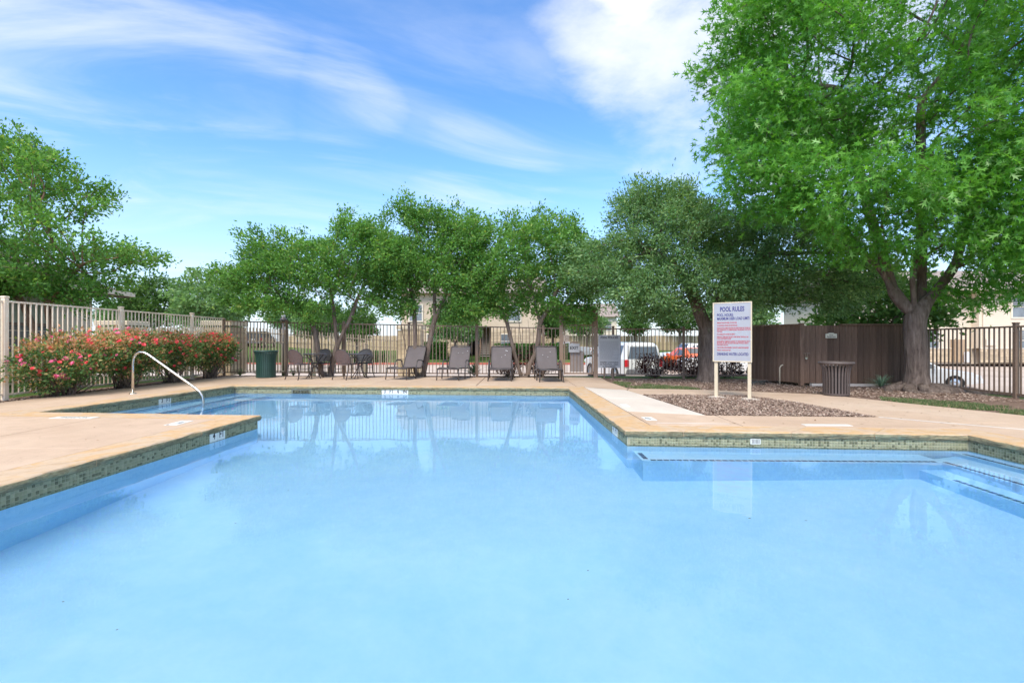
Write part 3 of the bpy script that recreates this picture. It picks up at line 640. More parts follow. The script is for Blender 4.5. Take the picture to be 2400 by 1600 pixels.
m_ = MB(); m_.bbox((0, -0.02, 1.295), (SW, 0.02, 1.12), 0.003); m_.build('board', MAT['board'], rs_)
m_ = MB()
for sx in (-1, 1): m_.box((sx * (SW / 2 + 0.008), -0.018, 1.295), (0.02, 0.034, 1.16))
for z in (0.725, 1.865): m_.box((0, -0.018, z), (SW - 0.006, 0.034, 0.02))
m_.build('frame', MAT['cream'], rs_)
MAT['ink_blue'] = simple('navy_print', (0.045, 0.045, 0.19), 0.5, 0.05); MAT['ink_red'] = simple('red_print', (0.50, 0.07, 0.09), 0.5, 0.05)
def rt(s, size, mat, x, z, al='LEFT', sx=0.62, b=0.002): text(s, size, mat, rs_, (x, -0.0325, z), (R(90), 0, 0), sx=sx, bold=b, align=al)
X0 = -SW / 2 + 0.06
rt('POOL RULES', 0.125, MAT['ink_blue'], 0.0, 1.735, 'CENTER', 0.62, 0.0035)
rt('POOL HOURS:', 0.075, MAT['ink_blue'], X0, 1.625); rt('MAXIMUM USER LOAD LIMIT:', 0.075, MAT['ink_blue'], X0, 1.555, sx=0.60)
zl = 1.475
for s, gap in (('PERSONS UNATTENDED AT OWN RISK', 1), ('NO RUNNING, DIVING OR GLASSWARE', 1), ('PERSONS WITH OPEN WOUNDS OR INFECTIONS OR THOSE WITH', 0), ('ANY CONDITION OF COMMUNICABLE DISEASES MAY NOT ENTER', 0), ('THE POOL', 1), ('NO ANIMALS IN WATER OR LIMITS', 1), ('PERSONAL ITEMS MUST BE KEPT 4 FEET FROM THE POOL. NO', 0), ('LOUD OR EXCESSIVE NOISE', 1), ('MANAGEMENT RESERVES THE RIGHT TO REFUSE SERVICE, MUST', 0), ('REGULATE OR LIMIT THE USE TO BE SURE THE POOL AREA IS', 0), ('FOR GUESTS AND PET', 1), ('THE OWNER & MANAGEMENT ARE NOT LIABLE FOR INJURIES', 1), ('SWIM AT YOUR OWN RISK', 1)):
    rt(s, 0.034, MAT['ink_red'], X0, zl, sx=0.60, b=0.0012); zl -= 0.034 + gap * 0.018
rt('DRINKING WATER LOCATED', 0.073, MAT['ink_blue'], 0.01, 0.865, 'CENTER', 0.58)

# ------------------------------------------------------------------ handrail
hr = empty('handrail', (-8.0, 10.35, 0)); tag(hr, 'curved stainless steel handrail at the pool steps', 'handrail')
pts = [(0, 0, 0), (0.0, 0, 0.62), (0.015, 0, 0.74), (0.06, 0, 0.83), (0.14, 0, 0.875), (0.24, 0, 0.865), (0.33, 0, 0.82), (1.46, -0.22, 0.14), (1.56, -0.24, 0.07), (1.625, -0.25, -0.02), (1.645, -0.255, -0.12), (1.645, -0.255, -0.8)]
def smooth_path(p, n=5):
    p = [Vector(x) for x in p]; out = []
    for i in range(len(p) - 1):
        a, b, c, d = p[max(i - 1, 0)], p[i], p[i + 1], p[min(i + 2, len(p) - 1)]
        if (c - b).length > 0.4: out += [b]; continue
        for k in range(n):
            t = k / n; out.append(0.5 * ((2 * b) + (c - a) * t * 0.5 + (2 * a - 5 * b + 4 * c - d) * t * t * 0 + (c - b) * 2 * t - (c - a) * t * 0.5))
    return out + [p[-1]]
m_ = MB(); m_.tube(smooth_path(pts), 0.024, 12); m_.build('rail_tube', MAT['steel'], hr, smooth=True)
m_ = MB(); m_.lathe([(0.0, 0.02), (0.04, 0.02), (0.065, 0.010), (0.068, 0.0)], 18); m_.build('base_flange', MAT['steel'], hr, smooth=True)

# ------------------------------------------------------------------ litter bins
MAT['can_green'] = simple('bin_green_paint', (0.028, 0.075, 0.062), 0.42, 0.12, 6, spec=0.5); MAT['can_brown'] = simple('bin_brown_paint', (0.105, 0.082, 0.074), 0.45, 0.15, 6); MAT['liner'] = simple('bin_liner_dark', (0.012, 0.012, 0.012), 0.8)
def bin_(name, label, loc, r0, r1, h, n, wf, mat, liner):
    root = empty(name, loc); tag(root, label, 'trash can', 'litter bins on the deck')
    prof = [(r0, 0.02), (r0, 0.1), (r0 * 1.0, h * 0.5), (r0 * 1.03, h * 0.72), (r0 * 1.10, h * 0.86), (r1, h * 0.96), (r1 * 1.0, h)]
    sm = MB(); vs = []; fs = []
    for r, z in prof:
        w = 2 * math.pi * r0 / n * wf / 2
        for y, o_ in ((-w, 0), (w, 0), (w, -0.008), (-w, -0.008)): vs.append((r + o_, y, z))
    for i in range(len(prof) - 1):
        for k in range(4): fs.append((i * 4 + k, i * 4 + (k + 1) % 4, i * 4 + 4 + (k + 1) % 4, i * 4 + 4 + k))
    sm.add(vs, fs); me = sm.mesh('slat', mat)
    for i in range(n): inst('slat', me, root, (0, 0, 0), 2 * math.pi * i / n)
    m_ = MB(); m_.lathe([(r1 - 0.03, h - 0.02), (r1 + 0.015, h - 0.025), (r1 + 0.022, h), (r1 + 0.015, h + 0.025), (r1 - 0.03, h + 0.022), (r1 - 0.04, h)], 36); m_.build('rim', mat, root, smooth=True)
    m_ = MB(); m_.lathe([(r0 - 0.02, 0.015), (r0 + 0.004, 0.015), (r0 + 0.006, 0.05), (r0 - 0.02, 0.05)], 36); m_.build('base_ring', mat, root)
    m_ = MB(); m_.lathe([(0, 0.03), (r0 - liner, 0.03), (r0 - liner, h * 0.9), (r0 - liner - 0.01, h * 0.9), (r0 - liner - 0.02, 0.06), (0, 0.06)], 30); m_.build('liner', mat if liner < 0.02 else MAT['liner'], root)
    return root
bin_('trash_can', 'dark green slatted trash can beside the rose bushes', (-7.52, 15.0, 0), 0.275, 0.325, 0.80, 30, 0.72, MAT['can_green'], 0.014)
bin_('trash_can', 'brown slatted trash can in front of the wooden shed', (6.62, 10.02, 0.0), 0.235, 0.30, 0.665, 26, 0.60, MAT['can_brown'], 0.06)

# ------------------------------------------------------------------ furniture
MAT['sling'] = simple('sling_fabric', (0.135, 0.115, 0.115), 0.85, 0.12, 4, fine=220, bump=0.25, bscale=300); MAT['frame'] = simple('bronze_frame', (0.06, 0.05, 0.05), 0.4, 0.12, 8, spec=0.5)
MAT['wicker'] = simple('woven_resin', (0.115, 0.08, 0.075), 0.7, 0.3, 30, fine=180, bump=0.7, bscale=140); MAT['wicker_shaded'] = simple('woven_resin_shaded', (0.055, 0.055, 0.06), 0.6, 0.3, 30, fine=180, bump=0.7, bscale=140)  # second resin is darkened: shade on the rear chairs put into the colour
def make_lounger():
    r = empty('lounge_chair'); W2 = 0.30
    seat = [(0.0, 0.33), (0.25, 0.345), (0.6, 0.335), (0.95, 0.30), (1.12, 0.30)]          # y (from foot to hip), z
    back = [(1.12, 0.30), (1.20, 0.36), (1.34, 0.58), (1.50, 0.84), (1.56, 0.94)]
    def sling(name, path, w):
        m_ = MB(); vs = []; fs = []
        for (y, z) in path:
            for k in range(5): u = -1 + k * 0.5; vs.append((u * w, y, z - 0.018 * (1 - u * u)))
        n_ = len(path)
        for i in range(n_ - 1):
            for k in range(4): fs.append((i * 5 + k, i * 5 + k + 1, i * 5 + 6 + k, i * 5 + 5 + k))
        k = len(vs); m_.add(vs + [(v[0], v[1] + 0.004, v[2] - 0.004) for v in vs], fs + [tuple(i + k for i in reversed(f)) for f in fs]); m_.build(name, MAT['sling'], r, smooth=True)
    sling('seat_sling', seat, W2 - 0.02); sling('back_sling', back, W2 - 0.015)
    for s in (-1, 1):
        m_ = MB(); m_.tube([(s * W2, y, z) for y, z in seat], 0.017, 8); m_.build('side_rail', MAT['frame'], r, smooth=True)
        m_ = MB(); m_.tube([(s * W2, y, z) for y, z in back], 0.016, 8); m_.build('back_rail', MAT['frame'], r, smooth=True)
        m_ = MB(); m_.tube([(s * (W2 - 0.0), 0.05, 0.33), (s * (W2 + 0.01), 0.03, 0.2), (s * (W2 + 0.02), 0.0, 0.01)], 0.016, 8); m_.build('leg', MAT['frame'], r, smooth=True)
        m_ = MB(); m_.tube([(s * (W2 + 0.05), 1.30, 0.01), (s * (W2 + 0.045), 1.24, 0.3), (s * (W2 + 0.04), 1.16, 0.50)], 0.017, 8); m_.build('leg', MAT['frame'], r, smooth=True)
        m_ = MB(); m_.tube([(s * (W2 + 0.045), 0.62, 0.01), (s * (W2 + 0.045), 0.66, 0.35), (s * (W2 + 0.045), 0.72, 0.50), (s * (W2 + 0.045), 0.80, 0.545), (s * (W2 + 0.045), 1.05, 0.535), (s * (W2 + 0.04), 1.18, 0.50)], 0.018, 8); m_.build('armrest', MAT['frame'], r, smooth=True)
    m_ = MB(); m_.tube([(-W2, 1.56, 0.94), (-W2 * 0.5, 1.57, 0.95), (W2 * 0.5, 1.57, 0.95), (W2, 1.56, 0.94)], 0.017, 8); m_.build('top_bar', MAT['frame'], r, smooth=True)
    m_ = MB(); m_.tube([(-W2, 0.0, 0.33), (W2, 0.0, 0.33)], 0.019, 8); m_.build('foot_bar', MAT['frame'], r, smooth=True)
    m_ = MB(); m_.tube([(-W2, 1.12, 0.30), (W2, 1.12, 0.30)], 0.016, 8); m_.build('cross_bar', MAT['frame'], r, smooth=True)
    return r
lo = make_lounger(); LO = []
LL = [((-3.30, 13.95), -13, 'grey sling lounge chair beside the second table, first of four from the bins'), ((-1.80, 13.72), -9, 'grey sling lounge chair with scuffs, second of four, before the agave plant'), ((-0.34, 13.45), -1, 'grey sling lounge chair with scratched backrest, third of four'), ((1.06, 13.15), 2, 'grey sling lounge chair nearest the gate, fourth of four')]
for i, (p, a, lb) in enumerate(LL):
    o = lo if i == 0 else copy_tree(lo); o.location = (*p, 0.002); o.rotation_euler = (0, 0, R(a)); o.scale = (1, 0.94, 1); tag(o, lb, 'lounge chair', 'sling loungers in a row by the fence'); LO.append(o)
random.seed(8)
MAT['scuff'] = simple('white_scuff', (0.62, 0.62, 0.62), 0.8)
for o, pts_ in ((LO[1], [(0.08, .74), (-0.06, .74), (.22, .80)]), (LO[2], [(0.12, .82), (0.16, .80), (0.10, .68), (0.0, .62)]), (LO[3], [(-0.12, .70), (0.03, .64), (.1, .78)])):
    for (x, z) in pts_:
        y = 1.20 + (z - 0.36) * 0.60 - 0.025; m_ = MB(); m_.add([(x, y, z), (x + random.uniform(.012, .04), y, z + random.uniform(-.01, .01)), (x + .02, y + .008, z + .018), (x + .004, y + .006, z + .014)], [(0, 1, 2, 3)]); m_.build('scuff', MAT['scuff'], o)
def make_chair(dark):
    r = empty('dining_chair'); mw = MAT['wicker_shaded'] if dark else MAT['wicker']
    # curved woven back shell, front of chair faces +y
    m_ = MB(); vs = []; fs = []; nu, nv = 13, 6
    for off in (0, 0.012):
        for j in range(nv):
            for i in range(nu):
                u = -1 + 2 * i / (nu - 1); ang = u * R(62); ht = 0.86 - 0.20 * abs(u) ** 2.2; z = 0.47 + (ht - 0.47) * j / (nv - 1); rr = 0.275 + off + 0.03 * j / (nv - 1)
                vs.append((math.sin(ang) * rr, -math.cos(ang) * rr * 0.72 - 0.03 * j / (nv - 1), z))
    q = nu * nv
    for s_ in range(2):
        for j in range(nv - 1):
            for i in range(nu - 1):
                f = (s_ * q + j * nu + i, s_ * q + j * nu + i + 1, s_ * q + j * nu + nu + i + 1, s_ * q + j * nu + nu + i); fs.append(f if s_ == 0 else f[::-1])
    m_.add(vs, fs); m_.build('backrest', mw, r, smooth=True)
    rim = [vs[(nv - 1) * nu + i] for i in range(nu)]
    m_ = MB(); m_.tube([vs[0]] + rim + [vs[nu - 1]], 0.014, 8); m_.build('back_frame', MAT['frame'], r, smooth=True)
    m_ = MB(); m_.bbox((0, 0.0, 0.435), (0.47, 0.44, 0.03), 0.02); m_.build('seat', mw, r)
    for s in (-1, 1):
        m_ = MB(); m_.tube([(s * 0.22, -0.16, 0.45), (s * 0.23, -0.20, 0.2), (s * 0.245, -0.28, 0.0)], 0.014, 8); m_.build('leg', MAT['frame'], r, smooth=True)
        m_ = MB(); m_.tube([(s * 0.25, -0.08, 0.64), (s * 0.27, 0.08, 0.63), (s * 0.265, 0.19, 0.57), (s * 0.25, 0.22, 0.4), (s * 0.25, 0.24, 0.0)], 0.014, 8); m_.build('leg', MAT['frame'], r, smooth=True)
        m_ = MB(); m_.tube([(s * 0.235, -0.18, 0.30), (s * 0.25, 0.22, 0.30)], 0.009, 6); m_.build('stretcher', MAT['frame'], r, smooth=True)
    return r
def make_table():
    r = empty('bistro_table'); m_ = MB(); m_.lathe([(0, 0.735), (0.32, 0.735), (0.34, 0.725), (0.34, 0.71), (0.32, 0.70), (0, 0.70)], 32); m_.build('table_top', MAT['frame'], r)
    for k in range(4):
        a = R(45 + 90 * k); c, s = math.cos(a), math.sin(a)
        m_ = MB(); m_.tube([(c * 0.28, s * 0.28, 0.70), (c * 0.12, s * 0.12, 0.50), (c * 0.06, s * 0.06, 0.36), (c * 0.12, s * 0.12, 0.2), (c * 0.29, s * 0.29, 0.0)], 0.013, 8); m_.build('leg', MAT['frame'], r, smooth=True)
    m_ = MB(); m_.lathe([(0.05, 0.34), (0.07, 0.345), (0.07, 0.37), (0.05, 0.375)], 16); m_.build('hub_ring', MAT['frame'], r)
    return r
chA = make_chair(False); chB = make_chair(True); tb = make_table()
SETS = [((-6.20, 14.28), 22, (-5.93, 14.76), (-5.92, 15.20), 165, 'beside the green trash can', 'by the leaning trunk'), ((-4.83, 14.24), 20, (-4.56, 14.70), (-4.60, 15.12), 168, 'of the second table set', 'of the second table set near the loungers')]
for i, (a, ra, t_, b, rb, la, lb) in enumerate(SETS):
    c1_ = chA if i == 0 else copy_tree(chA); c1_.location = (*a, 0.002); c1_.rotation_euler = (0, 0, R(-ra)); tag(c1_, 'brown woven dining chair with its back to the pool ' + la, 'chair', 'woven chairs at the bistro tables')
    c2_ = chB if i == 0 else copy_tree(chB); c2_.location = (*b, 0.002); c2_.rotation_euler = (0, 0, R(rb)); tag(c2_, 'shaded dark woven dining chair facing the pool ' + lb, 'chair', 'woven chairs at the bistro tables')
    t1_ = tb if i == 0 else copy_tree(tb); t1_.location = (*t_, 0.002); t1_.rotation_euler = (0, 0, R(10 + 20 * i)); tag(t1_, 'small round dark metal table ' + ('nearest the green trash can' if i == 0 else 'nearer the lounge chairs'), 'table', 'bistro tables by the fence')

# ------------------------------------------------------------------ wooden shed enclosure
def plank_mat():
    m = M2('brown_stained_planks'); co = m.coord(scale=(6, 6, 0.6)); oi = m.n('ShaderNodeObjectInfo')
    a = m.noise(co, 3, 6, 0.7, 0.4); b = m.noise(m.coord(scale=(30, 30, 1.2)), 3, 4, 0.7)
    c = m.ramp(a, [(0.3, (0.105, 0.062, 0.040)), (0.55, (0.18, 0.108, 0.071)), (0.75, (0.26, 0.17, 0.118))])
    v = m.n('ShaderNodeHueSaturation'); m.l(c, v.inputs['Color']); m.l(m.math('ADD', 0.68, m.math('MULTIPLY', oi.outputs['Random'], 0.64)), v.inputs['Value'])
    m.bsdf(v.outputs[0], 0.75, 0, 0.3, m.bump(b, 0.4, 0.006)); return m.m
MAT['plank'] = plank_mat()
S0, S1, S2 = Vector((7.22, 12.32)), Vector((9.90, 12.14)), Vector((6.72, 13.95))
shed = empty('wooden_enclosure', (S0.x, S0.y, 0)); tag(shed, 'dark brown plank pump enclosure behind the trash can', 'shed')
def plank_wall(a, b, h, w, skip=0):
    a, b = a - S0, b - S0; ln = (b - a).length; d = (b - a).normalized(); rz = math.atan2(d.y, d.x); n = max(1, round(ln / w)); w = ln / n; m_ = MB(); m_.bbox((0, 0, 0), (w - 0.006, 0.02, h), 0.003); me = m_.mesh('plank', MAT['plank'])
    for i in range(n):
        p = a + d * (w * (i + 0.5)); o = inst('plank', me, shed, (p.x + random.uniform(-.002, .002), p.y + random.uniform(-.004, .004), 0.06 + h / 2 + random.uniform(-.006, .004)), rz + random.uniform(-.02, .02))
random.seed(4)
plank_wall(S0 + Vector((0.10, 0)), S1, 1.44, 0.145); plank_wall(S0, S2, 1.46, 0.14); plank_wall(S1 + Vector((0.0, 0.05)), Vector((9.9, 13.95)), 1.44, 0.145); plank_wall(S2, Vector((9.9, 13.95)), 1.44, 0.15)
d_ = (S1 - S0); m_ = MB(); m_.bar((0.95, -0.03 - 0.06, 1.52), (d_.x + 0.02, d_.y - 0.025, 1.52), 0.10, 0.035); m_.build('top_cap', MAT['plank'], shed); m_ = MB(); m_.bar((0.02, -0.02, 1.525), (-0.5, 1.63, 1.54), 0.10, 0.035); m_.build('top_cap', MAT['plank'], shed)
m_ = MB(); m_.bbox((0.03, -0.02, 0.78), (0.10, 0.10, 1.56), 0.006); m_.build('corner_post', MAT['plank'], shed)
m_ = MB(); m_.tube([(0.09, -0.10, 0.72), (0.09, -0.11, 0.80), (0.13, -0.11, 0.80), (0.13, -0.10, 0.72)], 0.006, 8); m_.bbox((0.11, -0.11, 0.69), (0.055, 0.022, 0.05), 0.006); m_.build('padlock', MAT['steel'], shed)
m_ = MB(); m_.box((0.13, -0.085, 0.80), (0.16, 0.012, 0.035)); m_.build('hasp', MAT['fence_brown'], shed)
m_ = MB(); m_.bar((0.25, -0.04, 0.02), (d_.x, d_.y - 0.02, 0.02), 0.12, 0.06); m_.build('sill_slab', MAT['pale'], shed)
sg = empty('equipment_sign', (7.95, 12.235, 1.245), R(-4)); tag(sg, 'small cream Pool Equipment plaque on the shed planks', 'sign')
m_ = MB(); pl = [(-0.135, -0.06), (0.135, -0.06), (0.135, 0.045), (0.07, 0.052), (0.05, 0.068), (-0.05, 0.068), (-0.07, 0.052), (-0.135, 0.045)]; k = len(pl)
m_.add([(x, -0.02, z) for x, z in pl] + [(x, -0.008, z) for x, z in pl], [tuple(range(k)), tuple(range(2 * k - 1, k - 1, -1))] + [(i, k + i, k + (i + 1) % k, (i + 1) % k) for i in range(k)]); m_.build('plaque', simple('plaque_cream', (0.66, 0.60, 0.46), 0.5, 0.05), sg)
text('Pool\nEquipment', 0.048, MAT['black'], sg, (0, -0.0215, -0.005), (R(90), 0, 0), bold=0.001, spacing=0.8)
pp_ = MB(); pp_.tube([(6.93, 12.7, 0), (6.93, 12.7, 0.42), (6.95, 12.68, 0.47), (6.99, 12.66, 0.50)], 0.018, 8); tag(pp_.build('water_pipe', MAT['cream'], smooth=True), 'short pale standpipe at the shed corner', 'pipe')
hs_ = MB()
for k in range(3):
    hs_.tube([(6.35 + math.cos(t * .3) * (.2 + .012 * k), 12.75 + math.sin(t * .3) * (.16 + .012 * k), 0.0 + 0.022 * k + 0.03 * math.sin(t * .3 + k)) for t in range(22)], 0.011, 6)
tag(hs_.build('garden_hose', simple('hose_dark', (0.05, 0.055, 0.05), 0.5), smooth=True), 'loosely coiled dark hose beside the shed', 'hose')

# ------------------------------------------------------------------ stone piers
MAT['stone'] = simple('limestone_block', (0.52, 0.41, 0.28), 0.85, 0.22, 5, bump=0.6, bscale=35, per_obj=0.35); MAT['stonecap'] = simple('limestone_cap', (0.62, 0.53, 0.40), 0.8, 0.1, 4, bump=0.3); MAT['mortar'] = simple('mortar', (0.40, 0.34, 0.26), 0.95)
def stone_faces(root, w, dpt, h, rows, seed, wmin=0.22, wmax=0.45, inset=0.012):
    "blocks proud of a mortar core on all four sides"
    rnd = random.Random(seed); m_ = MB(); m_.box((0, 0, h / 2), (w - 2 * inset, dpt - 2 * inset, h)); m_.build('mortar_core', MAT['mortar'], root); rh = h / rows
    for side in range(4):
        ln = w if side % 2 == 0 else dpt; off = (dpt if side % 2 == 0 else w) / 2; ang = side * math.pi / 2
        for r in range(rows):
            x = -ln / 2
            while x < ln / 2 - 0.02:
                bw = min(rnd.uniform(wmin, wmax), ln / 2 - x)
                if ln / 2 - x - bw < 0.10: bw = ln / 2 - x
                m_ = MB(); m_.bbox((0, 0, 0), (bw - 0.014, 0.06, rh - 0.014), 0.006); o = m_.build('stone', MAT['stone'], root)
                cx = x + bw / 2; yy = -(off - 0.028 + rnd.uniform(-.004, .006)); o.location = (cx * math.cos(ang) - yy * math.sin(ang), cx * math.sin(ang) + yy * math.cos(ang), rh * (r + 0.5)); o.rotation_euler = (0, 0, ang); x += bw
def pier(label, x, y, w, dpt, top, z=0.0, seed=1, rows=9, rz=0.0):
    r = empty('stone_pier', (x, y, z - 0.05), rz); tag(r, label, 'stone pier', 'limestone fence piers'); stone_faces(r, w, dpt, top - z - 0.10, rows, seed)
    m_ = MB(); m_.bbox((0, 0, top - z + 0.03), (w + 0.12, dpt + 0.12, 0.16), 0.025); m_.build('cap', MAT['stonecap'], r); return r
pier('limestone pier showing above the red roses at the fence corner', -9.95, 17.0, 0.95, 0.95, 1.74, 0, 1)
pier('limestone pier behind the beige fence near the house', -14.6, 18.4, 1.15, 1.0, 1.80, 0, 2)
pier('limestone pier behind the first lounge chair', -4.60, 22.4, 1.00, 1.0, 1.75, -0.70, 3, 11)

# ------------------------------------------------------------------ buildings
def siding_wall(mb, x0, x1, z0, z1, y, pitch=0.18, depth=0.02):
    n = max(1, round((z1 - z0) / pitch)); p = (z1 - z0) / n
    for i in range(n): a = z0 + p * i; mb.add([(x0, y, a), (x1, y, a), (x1, y - 0.0, a), (x0, y - depth, a), (x1, y - depth, a), (x0, y, a + p), (x1, y, a + p)], [(3, 4, 6, 5), (0, 1, 4, 3)])
MAT['siding'] = simple('cream_siding', (0.70, 0.60, 0.47), 0.7, 0.05, 1.0); MAT['siding2'] = simple('sage_siding', (0.40, 0.41, 0.33), 0.7, 0.06, 1.0); MAT['trim'] = simple('cream_trim', (0.72, 0.64, 0.52), 0.6, 0.05); MAT['roof'] = simple('brown_shingles', (0.17, 0.135, 0.125), 0.9, 0.3, 3, bump=0.8, bscale=14, fine=20); MAT['roof2'] = simple('tan_shingles', (0.29, 0.24, 0.215), 0.9, 0.2, 3, bump=0.6, bscale=14)
def glass_mat():
    m = M2('window_glass'); co = m.coord(); m.bsdf(m.ramp(m.noise(co, 0.8, 3), [(0.35, (0.10, 0.12, 0.14)), (0.65, (0.22, 0.25, 0.28))]), 0.08, 0, 0.8); return m.m
MAT['glass'] = glass_mat(); MAT['blind'] = simple('window_blind', (0.40, 0.41, 0.42), 0.7, 0.08)
def window(root, x, y, z, w, h, trim=None, tw=0.12, mull=True):
    "window on a wall that faces -y; z = centre"
    f = MB(); t = tw
    for sx in (-1, 1): f.box((sx * (w / 2 + t / 2), -0.02, 0), (t, 0.07, h + 2 * t))
    for sz in (-1, 1): f.box((0, -0.022, sz * (h / 2 + t / 2)), (w - 0.002, 0.07, t))
    o = f.build('window', trim or MAT['trim'], root); o.location = (x, y, z)
    g = MB(); g.box((0, 0.002, h / 4), (w, 0.02, h / 2 - 0.01)); q = g.build('pane', MAT['glass'], o); g = MB(); g.box((0, 0.0, -h / 4), (w, 0.02, h / 2 - 0.01)); g.build('pane', MAT['glass'], o)
    b = MB(); b.box((0, -0.012, 0), (w - 0.004, 0.03, 0.05)); b.build('sash_bar', trim or MAT['trim'], o); return o
# two-storey building behind the right fence
bx, by = 26.0, 37.0; bz = hgt(bx, by) + 0.30
b1 = empty('apartment_building', (bx, by, bz)); tag(b1, 'two-storey cream siding apartment block behind the right fence', 'building')
m_ = MB(); siding_wall(m_, 0, 8.6, 1.05, 5.35, -0.02, 0.16); siding_wall(m_, 8.6, 24, 1.05, 5.35, -0.62, 0.16); m_.add([(8.6, -0.02, 1.05), (8.6, -0.62, 1.05), (8.6, -0.62, 5.35), (8.6, -0.02, 5.35)], [(0, 1, 2, 3)]); m_.build('siding', MAT['siding'], b1)
m_ = MB(); m_.box((12, 5.0, 2.6), (24, 9.9, 5.5)); m_.build('core', MAT['siding'], b1)
def stone_band(root, x0, x1, y, z0, z1, seed):
    rnd = random.Random(seed); rows = 5; rh = (z1 - z0) / rows
    for r in range(rows):
        x = x0
        while x < x1 - 0.05:
            bw = min(rnd.uniform(0.35, 0.8), x1 - x); m_ = MB(); m_.bbox((0, 0, 0), (bw - 0.02, 0.08, rh - 0.02), 0.008); o = m_.build('stone', MAT['stone'], root); o.location = (x + bw / 2, y - 0.04 + rnd.uniform(-.006, .006), z0 + rh * (r + 0.5)); x += bw
stone_band(b1, 0, 8.6, -0.02, 0, 1.0, 1); stone_band(b1, 8.6, 14, -0.62, 0, 1.0, 2)
m_ = MB(); m_.box((4.3, -0.07, 1.03), (8.6, 0.13, 0.06)); m_.box((16.3, -0.67, 1.03), (15.4, 0.13, 0.06)); m_.build('water_table', MAT['trim'], b1)
for x, y in ((5.6, -0.03), (11.6, -0.63), (17.5, -0.63)):
    window(b1, x, y, 4.10, 1.05, 1.5); window(b1, x, y, 1.62, 1.05, 1.55)
m_ = MB(); m_.tube([(8.9, -0.70, 5.2), (8.9, -0.70, 0.1)], 0.06, 6); m_.build('downpipe', MAT['trim'], b1)
m_ = MB(); m_.add([(-0.6, -1.3, 5.45), (24.5, -1.3, 5.45), (24.5, 5, 7.6), (-0.6, 5, 7.6), (-0.6, 11, 5.45), (24.5, 11, 5.45), (-0.6, -1.3, 5.28), (24.5, -1.3, 5.28), (24.5, 11, 5.28), (-0.6, 11, 5.28)], [(0, 1, 2, 3), (3, 2, 5, 4), (0, 6, 7, 1), (6, 9, 8, 7), (4, 9, 6, 0), (0, 3, 4), (1, 5, 2), (1, 7, 8, 5)]); m_.build('roof', MAT['roof2'], b1)
m_ = MB(); m_.box((11.9, -1.36, 5.36), (25.1, 0.10, 0.16)); m_.build('gutter', MAT['trim'], b1)
for i, x in enumerate((14.3, 15.1)):
    m_ = MB(); m_.box((x, -0.68, 1.75), (0.62, 0.12, 0.62)); p = m_.build('meter_box', MAT['panel'], b1); 
    m_ = MB()
    for k in range(4): m_.tube([(x - 0.2, -0.76, 1.55 + 0.14 * k), (x, -0.80, 1.5 + 0.14 * k), (x + 0.2, -0.76, 1.55 + 0.14 * k)], 0.02, 6)
    m_.build('conduit', MAT['frame'], p)
m_ = MB(); m_.box((7.4, -0.25, 0.85), (0.75, 0.4, 1.7)); m_.build('utility_cabinet', simple('cabinet_tan', (0.42, 0.30, 0.19), 0.7), b1)
m_ = MB(); m_.bbox((7.65, -0.75, 0.4), (0.3, 0.3, 0.75), 0.03); m_.build('utility_pedestal', MAT['white'], b1)
m_ = MB(); m_.box((11.0 - 1.6, -0.70, 1.5), (0.7, 0.14, 0.5)); m_.build('meter_box', MAT['trim'], b1)
# limestone apartment block across the road, with stairs
cx0, cy0 = -10.8, 48.0; cz = hgt(0, cy0) + 0.02
b2 = empty('apartment_building', (cx0, cy0, cz)); tag(b2, 'limestone apartment block with outdoor stairs across the road', 'building')
MAT['limewall'] = simple('limestone_upper', (0.56, 0.45, 0.33), 0.85, 0.12, 0.9, bump=0.3, bscale=10)
m_ = MB(); m_.box((3.2, 4, 3.1), (6.4, 8, 6.2)); m_.box((11.2, 4, 3.1), (4.9, 8, 6.2)); m_.box((7.55, 6, 3.1), (2.4, 3.9, 6.2)); m_.box((7.55, 2.0, 4.6), (2.38, 3.9, 3.18)); m_.build('wall', MAT['limewall'], b2)
def course_band(root, x0, x1, y, seed):
    rnd = random.Random(seed); rows = 9; rh = 0.30
    for r in range(rows):
        x = x0
        while x < x1 - 0.05:
            bw = min(rnd.uniform(0.6, 1.3), x1 - x); m_ = MB(); m_.box((0, 0, 0), (bw - 0.03, 0.08, rh - 0.03)); o = m_.build('stone', MAT['stone'], root); o.location = (x + bw / 2, y - 0.04, rh * (r + 0.5)); x += bw
course_band(b2, 0.0, 6.4, -0.01, 6); course_band(b2, 8.75, 13.65, -0.01, 7)
m_ = MB(); m_.box((7.1, 3.9, 1.5), (1.0, 0.1, 2.9)); m_.build('breezeway_back', simple('passage_shade', (0.035, 0.025, 0.02), 0.9), b2)  # near-black sheet paints the shade inside the passage
st_ = MAT['pale']
for k in range(14): m_ = MB(); m_.box((8.15, 0.1 + 0.27 * k, 0.10 + 0.2 * k), (0.95, 0.30, 0.05)); m_.build('stair_tread', st_, b2)
m_ = MB()
for x in (7.66, 8.64): m_ = MB(); m_.bar((x, -0.1, 0.05), (x, 3.7, 2.8), 0.06, 0.28); m_.build('stair_stringer', MAT['gate'], b2); m_ = MB(); m_.bar((x, -0.1, 1.0), (x, 3.7, 3.75), 0.05, 0.05); m_.build('stair_rail', MAT['gate'], b2)
for x in (1.4, 4.4, 11.0): window(b2, x, -0.06, 4.3, 1.2, 1.5)
for x in (1.0, 3.0, 10.2): window(b2, x, -0.10, 1.55, 0.9, 1.3, tw=0.1)
